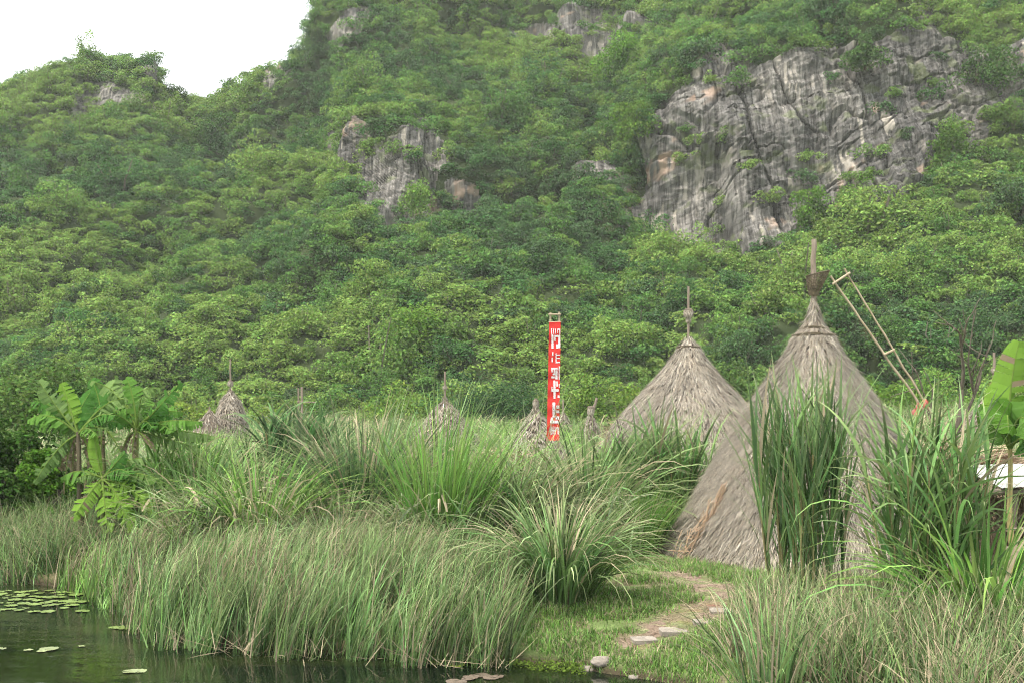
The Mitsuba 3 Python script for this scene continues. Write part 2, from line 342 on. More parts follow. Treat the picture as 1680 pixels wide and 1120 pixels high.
# ------------------------------------------------------------------ foliage crowns
def leaves_mesh(rng, pos, nor, size, col, aspect=0.55, fold=0.25):
    n = len(pos); r = nrm(rng.normal(size=(n, 3)))
    t = nrm(np.cross(nor, r)); b = np.cross(nor, t)
    L = size[:, None]
    v = np.stack([pos - t * L * .5, pos + b * L * aspect * .5 - nor * L * fold * .3, pos + t * L * .5 - nor * L * fold * .5, pos - b * L * aspect * .5 - nor * L * fold * .3], 1).reshape(-1, 3)
    q = np.array([[0, 1, 2], [0, 2, 3]])
    f = (q[None] + 4 * np.arange(n)[:, None, None]).reshape(-1, 3)
    return v, f, np.repeat(col, 4, axis=0)
def crown(seed, R, H, lobes, n, leaf, col, flat=0.5, base=0.0, lobe_r=(0.26, 0.48), droop=0.0, vary=0.28, shell=(0.72, 1.08), upw=0.55, aspect=0.55):
    "leaves on the shells of many lobes spread over a dome of radius R and height H, its bottom at z = base"
    rng = np.random.default_rng(seed)
    d = nrm(rng.normal(size=(lobes, 3))); d[:, 2] = np.abs(d[:, 2]) * 1.1 - 0.15; d = nrm(d)
    rad = rng.uniform(0.3, 1.0, lobes)[:, None]
    c = d * rad * np.array([R, R, H]); c[:, 2] += base + 0.1 * H
    lr = rng.uniform(*lobe_r, lobes) * R
    w = lr ** 2 / (lr ** 2).sum()
    k = rng.choice(lobes, n, p=w)
    e = nrm(rng.normal(size=(n, 3)) + np.array([0, 0, upw]))
    pos = c[k] + e * (lr[k] * rng.uniform(*shell, n))[:, None] * np.array([1, 1, 0.8])
    pos[:, 2] -= droop * rng.uniform(0, 1, n) ** 2 * R
    out = nrm(e * 0.55 + np.array([0, 0, flat]) + rng.normal(size=(n, 3)) * 0.45)
    tint = np.array(col)[None] * (1 + vary * rng.normal(size=(n, 1))).clip(0.45, 1.8) * (1 + 0.08 * rng.normal(size=(n, 3))).clip(.7, 1.3)
    lobe_t = rng.uniform(0.72, 1.32, lobes)
    tint = tint * lobe_t[k][:, None]
    return leaves_mesh(rng, pos, out, leaf * rng.uniform(0.65, 1.35, n), tint, aspect)

TINT = [(0.122, 0.235, 0.064), (0.166, 0.280, 0.071), (0.078, 0.168, 0.057), (0.212, 0.320, 0.083), (0.083, 0.150, 0.062)]
KIND = {'carpet': (1.7, 0.9, 12, 560, 0.25), 'small': (1.6, 1.6, 14, 820, 0.25), 'medium': (2.4, 2.9, 24, 1800, 0.28), 'large': (3.4, 4.4, 34, 3200, 0.30), 'plume': (1.9, 3.6, 14, 1400, 0.26)}
groups = {}
for kname, (R, H, lob, n, leaf) in KIND.items():
    for shp in range(3):
        for ti, c in enumerate(TINT):
            v_, f_, c_ = crown(100 * shp + ti + len(kname), R, H, lob, n, leaf, c, shell=(.80, 1.08), upw=.8, aspect=.6, droop=.7 if kname == 'plume' else 0.0)
            g = f'crown_{kname}_{shp}_{ti}'
            mb = MB().add(v_, f_, c_)
            if kname in ('medium', 'large'):
                rt = np.random.default_rng(shp + 40)
                for _ in range(4):
                    e_ = np.array([rt.uniform(-.8, .8) * R, rt.uniform(-.8, .8) * R, H * rt.uniform(.5, 1.05)])
                    tv_, tf_ = tube(line((0, 0, -1.5), e_, 5, .12, int(rt.integers(99))), np.linspace(.09, .03, 5) * R / 2.4, 4, False); mb.add(tv_, tf_, (.24, .21, .17))
            scene[g] = {'type': 'shapegroup', 'crown': mb.ply('leaf_material')}
            groups[kname, shp, ti] = g
rng = np.random.default_rng(7)
# sample the surface evenly by area
us = np.arange(-420, 2100, 8.0); ts = np.linspace(0.0, 5.5, 130)
S = mountain(us, ts); S0 = S; S = S + (N_ := (lambda n: n * np.sign(-n[..., 1:2] + 1e-9))(nrm(np.cross(np.gradient(S, axis=0), np.gradient(S, axis=1))))) * terrain_bump(S)[..., None]
area = np.linalg.norm(np.cross(np.gradient(S, axis=0), np.gradient(S, axis=1)), axis=-1)
def sample(n):
    k = rng.choice(area.size, n, p=(area / area.sum()).ravel())
    i, j = np.unravel_index(k, area.shape)
    uu_ = us[i] + rng.uniform(-4, 4, n); tt_ = ts[j] + rng.uniform(-.5, .5, n) * (ts[1] - ts[0])
    p = S[i, j] + (rng.uniform(-.5, .5, (n, 1)) * (S[np.minimum(i + 1, len(us) - 1), j] - S[i, j]) + rng.uniform(-.5, .5, (n, 1)) * (S[i, np.minimum(j + 1, len(ts) - 1)] - S[i, j]))
    return p, N_[i, j], tt_, p - S[i, j] + S0[i, j]
idx = 0
def plant_forest(n, kname, space, lift, smin, smax, taken, cliff_keep=0.0, avoid=4):
    global idx
    p, nn, t, b0 = sample(n)
    px, py = photo_px(b0)
    jx = px + 40 * (meshkit.fbm(b0 * 0.22, 3, 31) - 0.5); jy = py + 40 * (meshkit.fbm(b0 * 0.22, 3, 32) - 0.5)
    rk = rock_mask(jx, jy, avoid) & (rng.uniform(size=n) > cliff_keep)
    zone = meshkit.fbm(p * 0.035, 3, 77)
    fine = meshkit.fbm(p * 0.2, 2, 78)
    big_ridge = (kname in ('large', 'medium')) & (t > 4.55) & (px < 520)
    for i in np.nonzero(~rk & (t > 0.0) & ~big_ridge)[0]:
        cell = tuple(np.floor(p[i] / space).astype(int))
        near = [taken.get((cell[0] + a, cell[1] + b, cell[2] + c_), ()) for a in (-1, 0, 1) for b in (-1, 0, 1) for c_ in (-1, 0, 1)]
        if any(np.sum((x - p[i]) ** 2) < space * space for l in near for x in l): continue
        taken.setdefault(cell, []).append(p[i])
        s = rng.uniform(smin, smax)
        zz = zone[i] * 1.3 + fine[i] * 0.5 + rng.normal() * 0.16 - 0.42
        ti = 4 if zz < 0.30 else 2 if zz < 0.42 else 0 if zz < 0.54 else 1 if zz < 0.66 else 3
        idx += 1
        g = groups[kname, int(rng.integers(3)), ti]
        q = p[i] + nn[i] * lift * s
        scene[f'hillside_forest__{idx:04d}'] = {'type': 'instance', 'shapegroup': {'type': 'ref', 'id': g},
            'to_world': T().translate(q.tolist()).rotate([0, 0, 1], float(rng.uniform(0, 360))).rotate([1, 0, 0], float(rng.uniform(0, 18))).scale([s * float(rng.uniform(.75, 1.25)), s * float(rng.uniform(.8, 1.15)), s * float(rng.uniform(.7, 1.2))])}
plant_forest(2200, 'large', 13.0, 0.0, 0.45, 1.25, {}, avoid=22)
plant_forest(8000, 'medium', 5.4, 0.0, 0.45, 1.0, {}, avoid=12)
plant_forest(700, 'plume', 9.0, 0.3, 0.6, 1.2, {}, avoid=4)
plant_forest(16000, 'small', 2.2, 0.0, 0.45, 1.2, {}, cliff_keep=0.05, avoid=0)
plant_forest(52000, 'carpet', 1.9, 0.0, 0.8, 1.4, {}, cliff_keep=0.02, avoid=-3)
stuff('hillside_forest', None, 'dense green forest and creepers covering the mountainside', 'forest')
print('forest', idx)

# ------------------------------------------------------------------ huts
def hut(name, label, x, y, prof, zoff, n_straw, seed, straw=(0.34, 0.018), group=None, bands=(), pole=None, pole_r=0.045, knots=(), top_straw=False, pole_lean=0.0, fringe=True):
    "prof: (z, radius) from the top down to the ground"
    rng = np.random.default_rng(seed)
    h = thing(name, label, 'hut', group)
    pr = np.array(prof, float); pr[:, 0] += zoff
    zs, rs = pr[::-1, 0], pr[::-1, 1]
    zz = np.linspace(zs[0], zs[-1], 40); rr = np.interp(zz, zs, rs) - 0.035
    ang = np.linspace(0, 2 * np.pi, 49)[:-1]
    A, Zg = np.meshgrid(ang, zz, indexing='ij')
    Rg = np.maximum(np.broadcast_to(rr, A.shape) * (1 + 0.03 * (meshkit.noise(np.stack([np.cos(A) * 2 + x, np.sin(A) * 2, Zg], -1), seed) - .5)), 0.01)
    v = np.stack([x + Rg * np.cos(A), y + Rg * np.sin(A), Zg], -1).reshape(-1, 3)
    nv = len(zz); i, j = np.meshgrid(np.arange(48), np.arange(nv - 1), indexing='ij'); a = i * nv + j; b = ((i + 1) % 48) * nv + j
    f = np.vstack([np.stack([a, b, b + 1], -1).reshape(-1, 3), np.stack([a, b + 1, a + 1], -1).reshape(-1, 3)])
    part(h, 'roof_base', mikit.ply((v, f), 'thatch_base_material', smooth=True))
    # straw bundles: in courses, each straw lying down the slope
    L0, W0 = straw
    cum = np.concatenate([[0], np.cumsum(0.5 * (rr[1:] + rr[:-1] + 0.07) * np.hypot(np.diff(rr), np.diff(zz)))])
    tpos = np.interp(rng.uniform(0, cum[-1], n_straw), cum, zz)
    az = rng.uniform(0, 2 * np.pi, n_straw)
    L = L0 * rng.uniform(0.55, 1.35, n_straw)
    tilt = rng.normal(0, 0.27, n_straw) + 0.25 * (meshkit.noise(np.stack([az * 5, tpos * 2.2, 0 * az], -1), seed + 9) - 0.5)
    lump = 0.05 * (meshkit.fbm(np.stack([np.cos(az) * 3 + x, np.sin(az) * 3, tpos * 1.6], -1), 3, seed + 3) - 0.5)
    K = 2; vv = []
    w = W0 * rng.uniform(0.6, 1.5, n_straw)
    lift1 = rng.uniform(0.0, 0.03, n_straw) + rng.exponential(0.028 * min(1, L0 / 0.2), n_straw)
    for k in range(K + 1):
        s = k / K
        zk = tpos - s * L * 0.86
        below = np.maximum(zs[0] + (0.03 if fringe else 0) - zk, 0); zk = zk + below * 0.7
        rk = np.interp(zk, zs, rs) + 0.012 + lump + lift1 * s ** 1.5 + below * 0.12
        ak = az + tilt * s * L / np.maximum(rk, 0.12)
        wk = w * (1.0, 0.95, 0.35)[k]
        for sg in (-1, 1):
            ak2 = ak + sg * 0.5 * wk / np.maximum(rk, 0.05)
            vv.append(np.stack([x + rk * np.cos(ak2), y + rk * np.sin(ak2), zk], -1))
    v = np.stack(vv, 1).reshape(-1, 3)
    q = np.array([[0, 1, 3], [0, 3, 2], [2, 3, 5], [2, 5, 4]])
    f = (q[None] + 6 * np.arange(n_straw)[:, None, None]).reshape(-1, 3)
    pal = np.array([(0.318, 0.284, 0.228), (0.39, 0.345, 0.275), (0.22, 0.199, 0.162), (0.47, 0.43, 0.36), (0.29, 0.24, 0.18), (0.11, 0.09, 0.075)])
    patch = meshkit.fbm(np.stack([np.cos(az) * 2.5 + x, np.sin(az) * 2.5, tpos * 1.3], -1), 3, seed + 5)
    c = pal[rng.choice(6, n_straw, p=(.27, .22, .18, .15, .11, .07))] * (0.60 + 0.60 * patch)[:, None] * rng.uniform(.55, 1.3, (n_straw, 1))
    mb = MB().add(v, f, np.repeat(c, 6, axis=0))
    part(h, 'thatch', mb.ply('straw_material'), stuff=True)
    for zb in bands:
        zb = zb + zoff; r = float(np.interp(zb, zs, rs)) + 0.035
        a = np.linspace(0, 2 * np.pi, 33)
        v, f = tubes([(np.stack([x + r * np.cos(a), y + r * np.sin(a), zb + 0.012 * np.sin(3 * a + k) + 0.022 * k], 1), 0.014) for k in range(2)], 6)
        part(h, 'binding', mikit.ply((v, f), 'wicker_material', smooth=True))
    if pole is not None:
        z0, z1 = pole[0] + zoff, pole[1] + zoff
        p = line((x, y, z0), (x + pole_lean, y, z1), 12, pole_r * 0.12, seed)
        v, f = tube(p, pole_r * np.linspace(1.0, 0.86, 12) * np.random.default_rng(seed).uniform(.93, 1.07, 12), 10)
        part(h, 'pole', mikit.ply((v, f), 'wood_material', smooth=40))
    for (zk, rk, hk) in knots:
        prk = [(zk + zoff - hk, 0.4 * rk), (zk + zoff - 0.8 * hk, 0.85 * rk), (zk + zoff, rk), (zk + zoff + 0.7 * hk, 0.95 * rk), (zk + zoff + hk, 0.55 * rk), (zk + zoff + hk, 0.01)]
        n = 500; a = rng.uniform(0, 2 * np.pi, n); hz = rng.uniform(-1, .8, n)
        m = trimesh.creation.revolve(np.array([(r, z) for z, r in [(prk[0][0], 0.01)] + prk]), sections=14)
        v = np.array(m.vertices); v[:, 0] += x; v[:, 1] += y
        kk = part(h, 'finial_knot', mikit.ply((v, np.array(m.faces)), 'thatch_base_material', smooth=True))
        r1 = rk * (1 - 0.25 * hz ** 2) + 0.004
        l = hk * 0.7; z = zk + zoff + hz * hk
        c = pal[rng.choice(5, n)]
        vv = np.stack([np.stack([x + r1 * np.cos(a + o) * g, y + r1 * np.sin(a + o) * g, z - dz], -1) for o, dz, g in ((-.06, 0, 1), (.06, 0, 1), (0.02, l, 1.03))], 1).reshape(-1, 3)
        mb = MB().add(vv, np.arange(3 * n).reshape(-1, 3), np.repeat(c, 3, axis=0))
        part(kk, 'straw_wrap', mb.ply('straw_material'), stuff=True)
    return h

HX, HY = (1335 - 840) / F * 21.6, 21.6
sc = 21.6 / F
PROF1 = [(5.12 - (a - 500) * sc, b * sc) for a, b in ((488, 3.6), (500, 4.2), (508, 6.5), (525, 12), (538, 17.5), (547, 27), (553, 34), (565, 38), (580, 46), (608, 66), (637, 86), (666, 106), (694, 124), (740, 152), (800, 186), (850, 214), (900, 241), (945, 260))]
front_hut = hut('thatched_hut', 'largest thatched cone hut in front with a wicker basket above its peak', HX, HY, PROF1, 0.0, 80000, 1,
    straw=(0.20, 0.0135), bands=(5.12 - 39.5 * sc, 5.12 - 51 * sc), pole=(4.9, EYE + (HZ - 393) * sc), pole_r=0.055)
sc2 = 29.6 / F
PROF2 = [(EYE + (HZ - a) * sc2, b * sc2) for a, b in ((551, 3), (556, 6), (565, 14), (590, 30), (624, 57), (650, 82), (672, 102), (700, 124), (740, 148), (790, 172), (838, 188))]
hut('thatched_hut', 'tall thatched cone hut just left of and behind the largest hut', (1129.5 - 840) / F * 29.6, 29.6, PROF2, 0.0, 38000, 2, straw=(0.23, 0.018),
    bands=(EYE + (HZ - 570) * sc2,), pole=(4.6, EYE + (HZ - 470) * sc2), pole_r=0.034 * 1.0, knots=((EYE + (HZ - 513) * sc2, 0.125, 0.10), (EYE + (HZ - 524.5) * sc2, 0.07, 0.06)))
def small_hut(label, px, apex, D, slope, pole_top, knots=(), n=5000, seed=5, pr=0.04, foot=0.45, lean=0.0, straw=(0.13, 0.02), ex=0.92):
    k = D / F; za = EYE + (HZ - apex) * k; h = za - foot
    prof = [(za + 0.15, 0.04), (za, 0.08), (za - 0.1, 0.14)] + [(za - q * h, 0.1 + slope * (q * h) ** ex) for q in (0.1, 0.2, 0.3, 0.4, 0.6, 0.8, 1.0)]
    return hut('thatched_hut', label, (px - 840) / F * D, D, prof, 0, n, seed, straw=straw, pole=(za - 0.2, EYE + (HZ - pole_top) * k), pole_r=pr,
               knots=[(EYE + (HZ - a) * k, b, c) for a, b, c in knots], pole_lean=lean)
small_hut('small far hut with a slim pole and knot, right of the banana plants', 378, 641, 42, 0.47, 589, ((628, 0.10, 0.09),), 9000, 11, 0.034, ex=0.6)
small_hut('thin low thatched cone leaning against the left side of the small far hut', 344, 672, 41, 0.62, 668, (), 2500, 12, 0.03)
small_hut('small far hut half hidden by grass, midway between banana plants and red banner', 730, 655, 36, 0.78, 609, ((635, 0.075, 0.05),), 9000, 13, 0.036)
small_hut('low hut with a stubby wrapped top, immediately left of the red banner', 879, 672, 33, 0.62, 653, ((661, 0.09, 0.10),), 9000, 14, 0.06)
small_hut('narrow far hut with a crooked tip, right of the red banner', 969, 680, 46, 0.42, 652, ((672, 0.14, 0.16),), 2500, 15, 0.06, lean=0.25)
small_hut('tiny far pointed hut peeking out behind the red banner', 924, 676, 60, 0.5, 655, (), 1800, 16, 0.05)
small_hut('far hut with knotted pole behind the banana leaves at right', 1631, 638, 38, 0.78, 578, ((606.5, 0.10, 0.07),), 5000, 17, 0.05)

# hanging loose straw bundle on the front hut, lower left
rng = np.random.default_rng(3)
def on_hut(px, py):
    "point on the front of the big hut seen at the photo pixel"
    d = nrm(np.array([(px - 840) / F, 1, (HZ - py) / F])); zs = np.array([a for a, b in PROF1])[::-1]; rs = np.array([b for a, b in PROF1])[::-1]
    for t in np.linspace(17, 24, 1400):
        p = np.array([0, 0, EYE]) + d * t
        if math.hypot(p[0] - HX, p[1] - HY) < np.interp(p[2], zs, rs) + 0.05: return p
    return p
mb = MB()
for a, b, w, n in (((1178, 815), (1120, 935), 0.12, 70), ((1195, 790), (1168, 850), 0.04, 30)):
    A_, B_ = on_hut(*a), on_hut(*b)
    for k in range(n):
        o = rng.normal(0, w, 3) * np.array([1, .4, .3]); o2 = rng.normal(0, w * 1.3, 3) * np.array([1, .3, .3])
        ts_ = np.sort(rng.uniform(0, 1, 2)); p0 = A_ * (1 - ts_[0]) + B_ * ts_[0] + o; p1 = A_ * (1 - ts_[1]) + B_ * ts_[1] + o2
        out = nrm(np.array([(A_ + B_)[0] / 2 - HX, (A_ + B_)[1] / 2 - HY, 0.5])) * 0.03
        side = nrm(np.cross(p1 - p0, out)) * 0.011
        mb.add(np.array([p0 - side, p0 + side, p1 + side * .5, p1 - side * .5]) + out, [[0, 1, 2], [0, 2, 3]], np.array((0.38, 0.265, 0.17)) * rng.uniform(.6, 1.2))
part(front_hut, 'loose_straw', mb.ply('straw_material'), 'orange brown loose straw slipping down the left side', stuff=True)
# ragged hole
mb = MB(); c0 = on_hut(1440, 793)
for k in range(150):
    a = rng.uniform(0, 2 * np.pi); r = rng.uniform(0.0, 0.24); p0 = c0 + np.array([r * np.cos(a), -0.05 - rng.uniform(0, .05), r * 0.8 * np.sin(a)])
    dd = np.array([rng.normal(0, .09), -rng.uniform(0, .06), -rng.uniform(.05, .28)]); side = nrm(np.cross(dd, [0, 1, 0])) * 0.012
    mb.add([p0 - side, p0 + side, p0 + dd], [[0, 1, 2]], np.array((0.15, 0.12, 0.09)) * rng.uniform(.3, 2.2))
part(front_hut, 'ragged_straw', mb.ply('straw_material'), 'dark ragged tear in the thatch, right of the tall reeds', stuff=True)
# basket on the pole of the front hut
def basket():
    h = thing('wicker_basket', 'dark open wicker basket threaded on the pole of the largest hut', 'basket')
    k = sc; c = lambda px, py: np.array([(px - 840) / F * HY, HY, EYE + (HZ - py) * k])
    b0, b1 = c(1335, 481), c(1341.5, 449); r0, r1 = 0.085, 0.215
    rings, ribs = [], []
    a = np.linspace(0, 2 * np.pi, 25)
    def ring(t, wob=0.0): 
        r = r0 + (r1 - r0) * t ** 0.8; o = b0 * (1 - t) + b1 * t
        return np.stack([o[0] + r * np.cos(a), o[1] + r * np.sin(a), o[2] + 0.05 * t * np.cos(a) + wob * np.sin(5 * a)], 1)
    rings = [(ring(t, .004), 0.0075) for t in np.linspace(0.0, 0.93, 13)]
    part(h, 'weave', mikit.ply(tubes(rings, 5), 'wicker_material', smooth=True), stuff=True)
    R = np.array([ring(t) for t in np.linspace(0, 1, 8)])
    ribs = [(R[:, j], 0.006) for j in range(24)]
    part(h, 'rib_frame', mikit.ply(tubes(ribs, 5), 'wicker_material', smooth=True), stuff=True)
    part(h, 'rim', mikit.ply(tube(ring(1.0), 0.011, 6, False), 'wicker_material', smooth=True))
    z = [(0.01, -0.05), (0.085, -0.05), (0.1, 0.0), (0.105, 0.05), (0.09, 0.07), (0.01, 0.07)]
    m = trimesh.creation.revolve(np.array(z), sections=18); v = np.array(m.vertices) + b0
    part(h, 'bottom', mikit.ply((v, np.array(m.faces)), 'wicker_material', smooth=40))
basket()

# ------------------------------------------------------------------ red banner
def banner():
    D = 30.0; k = D / F
    h = thing('cloth_banner', 'tall red cloth banner with white block lettering between two bamboo poles', 'banner')
    gz = float(ground_z(np.array([2.0]), np.array([D]))[0])
    tl, tr, bl, br = P(900.9, 528.6, D), P(919.9, 528.3, D), P(896.8, 722, D), P(917.3, 722, D)
    def at(u, v): return (tl * (1 - u) + tr * u) * (1 - v) + (bl * (1 - u) + br * u) * v
    def y_of(u, v): return -0.02 + 0.035 * math.sin(v * 17) * (u - 0.4) + 0.012 * math.sin(v * 41 + 1.5 * u)
    nu, nv = 21, 160
    g = np.array([[at(u, v) + np.array([0, y_of(u, v), 0]) for v in np.linspace(0, 1, nv)] for u in np.linspace(0, 1, nu)]).reshape(-1, 3)
    scene['red_cloth_material'] = two({'type': 'principled', 'base_color': proc(lambda p, n, uv: mix((0.50, 0.022, 0.018), (0.66, 0.035, 0.028), fbm(p.x * 6, 1.0, p.z * 6, 2))), 'roughness': 0.8, 'sheen': 0.3})
    scene['white_paint_material'] = two({'type': 'principled', 'base_color': proc(lambda p, n, uv: mix((0.55, 0.50, 0.50), (0.80, 0.77, 0.77), fbm(p.x * 30, 1.0, p.z * 30, 2))), 'roughness': 0.8})
    part(h, 'cloth', mikit.ply((g, grid_faces(nu, nv)), 'red_cloth_material', smooth=True))
    # lettering: rectangles in crop pixels (x 0..90 across, y down from the top of the cloth)
    marks = [[(190, 197, 255, 300), (204, 211, 258, 295), (218, 225, 258, 294), (234, 256, 258, 266), (249, 256, 266, 300), (234, 240, 266, 290)],
             [(192, 207, 300, 396), (213, 256, 303, 317), (241, 256, 317, 392), (213, 222, 317, 345), (226, 241, 366, 396)],
             [(196, 206, 420, 446), (193, 203, 458, 490), (222, 229, 428, 500), (229, 254, 438, 446), (229, 254, 460, 468), (229, 254, 488, 497)],
             [(243, 257, 520, 614), (190, 236, 530, 543), (192, 202, 543, 562), (208, 216, 543, 575), (190, 215, 590, 604), (219, 235, 548, 612), (200, 222, 572, 582)],
             [(205, 220, 620, 748), (190, 242, 680, 700), (191, 199, 664, 676), (226, 236, 625, 664), (243, 252, 645, 672), (234, 248, 724, 742)],
             [(198, 217, 775, 880), (186, 200, 880, 902), (224, 245, 796, 820), (224, 245, 830, 850), (220, 243, 872, 894), (181, 240, 902, 922)],
             [(184, 192, 945, 1004), (198, 205, 945, 1000), (212, 219, 945, 1000), (222, 240, 950, 958), (232, 240, 958, 1000), (184, 219, 970, 977)]]
    for m in marks:
        mb = MB()
        for x0, x1, y0, y1 in m:
            Us = [(x - (176 - 14 * (y - 210) / 805)) / 84.0 for x, y in ((x0, y0), (x1, y0))]
            n = 10; pts = []
            for j in range(n + 1):
                yy = y0 + (y1 - y0) * j / n; v = (yy - 210) / 4.31 / 193.5
                off = 176 - 18 * (yy - 210) / 835
                for x in (x0, x1):
                    u = min(max((x - off) / 84.0, 0.02), 0.98); pts.append(at(u, v) + np.array([0, y_of(u, v) - 0.012, 0]))
            f = [[2 * j, 2 * j + 1, 2 * j + 3] for j in range(n)] + [[2 * j, 2 * j + 3, 2 * j + 2] for j in range(n)]
            mb.add(pts, f, (1, 1, 1))
        part(h, 'lettering', mikit.ply((np.vstack(mb.v), np.vstack(mb.f)), 'white_paint_material'))
    for a, b in (((903.2, 513), (898.5, 722)), ((917.5, 512), (916, 722))):
        p0, p1 = P(a[0], a[1], D + .075), P(b[0], b[1], D + .075); e = p0 + (p1 - p0) * (p0[2] - gz) / (p0[2] - p1[2])
        part(h, 'pole', mikit.ply(tube(line(p0, e, 14, 0.006, int(a[0])), 0.026, 8), 'bamboo_material', smooth=40))
    part(h, 'crossbar', mikit.ply(tube(line(P(899.5, 516, D + .03), P(920.5, 516, D + .03), 4), 0.02, 8), 'bamboo_material', smooth=40))
    part(h, 'crossbar', mikit.ply(tube(line(P(900, 528.5, D + .03), P(920.5, 528.2, D + .03), 4), 0.018, 8), 'bamboo_material', smooth=40))
banner()

# ------------------------------------------------------------------ leaning bamboo frame with a rag of red cloth
def frame():
    D = 23.0
    h = thing('bamboo_frame', 'long bamboo pole frame leaning left beside the largest hut', 'bamboo frame')
    for a, b, r, s in (((1362.5, 453), (1504, 657), 0.026, 1), ((1385.5, 441), (1515, 655.7), 0.021, 2)):
        p0, p1 = P(*a, D), P(*b, D); e = p0 + (p1 - p0) * (p0[2] - 0.5) / (p0[2] - p1[2])
        n = 26; p = line(p0, e, n, 0.008, s); rr = r * np.where(np.arange(n) % 3 == 0, 1.15, 1.0) * np.linspace(0.8, 1.15, n)
        part(h, 'pole', mikit.ply(tube(p, rr, 8), 'bamboo_material', smooth=50))
    for a, b in (((1366, 466.5), (1395, 447.5)), ((1450, 581.5), (1468, 573))):
        part(h, 'rung', mikit.ply(tube(line(P(*a, D - .05), P(*b, D - .05), 4), 0.024, 8), 'bamboo_material', smooth=40))
    part(h, 'string', mikit.ply(tube(line(P(1372, 472, D), P(1430, 560, D), 5), 0.005, 4), 'wicker_material'))
    part(h, 'string', mikit.ply(tube(line(P(1391, 450, D), P(1391, 474, D), 4), 0.005, 4), 'wicker_material'))
    scene['faded_cloth_material'] = two({'type': 'principled', 'base_color': proc(lambda p, n, uv: mix((0.55, 0.16, 0.13), (0.75, 0.36, 0.30), fbm(p.x * 12, p.y * 9, p.z * 12, 2))), 'roughness': 0.8})
    k = thing('red_rag', 'crumpled faded red cloth caught on the foot of the leaning bamboo frame', 'cloth')
    rng = np.random.default_rng(8)
    for (px, py, w, hgt) in ((1502, 675, 0.05, 0.11), (1507, 668, 0.035, 0.14), (1519, 661, 0.05, 0.14)):
        c = P(px, py, D - 0.12); nu, nv = 9, 9
        U, V = np.meshgrid(np.linspace(-1, 1, nu), np.linspace(-1, 1, nv), indexing='ij')
        v = np.stack([c[0] + U * w * (1 - .3 * V), c[1] + 0.05 * np.sin(4 * U + 2 * V + px) , c[2] + V * hgt * .5 + .03 * np.sin(5 * U)], -1).reshape(-1, 3)
        part(k, 'cloth_fold', mikit.ply((v, grid_faces(nu, nv)), 'faded_cloth_material', smooth=True))
frame()

# ------------------------------------------------------------------ grasses: clumps are things
GREEN = {'reed': (0.186, 0.302, 0.114), 'bright': (0.180, 0.335, 0.080), 'dark': (0.100, 0.190, 0.075), 'blue': (0.165, 0.275, 0.105), 'pale': (0.290, 0.365, 0.190), 'mid': (0.165, 0.280, 0.100), 'dry': (0.50, 0.42, 0.29), 'tan': (0.30, 0.23, 0.13)}
def shades(rng, n, base, dry=0.06, tipdry=0.4, var=0.34):
    b = np.array(GREEN[base])
    c = b[None] * (1 + var * rng.normal(size=(n, 1))).clip(.35, 2.0) * (1 + .08 * rng.normal(size=(n, 3))).clip(.75, 1.3)
    m = rng.uniform(size=n) < dry
    c[m] = np.array(GREEN['dry'])[None] * rng.uniform(.55, 1.2, (m.sum(), 1))
    tip = c * 1.1 * (1 - tipdry * rng.uniform(0, 1, (n, 1))) + tipdry * rng.uniform(0, 1, (n, 1)) * np.array(GREEN['dry'])
    return c, tip

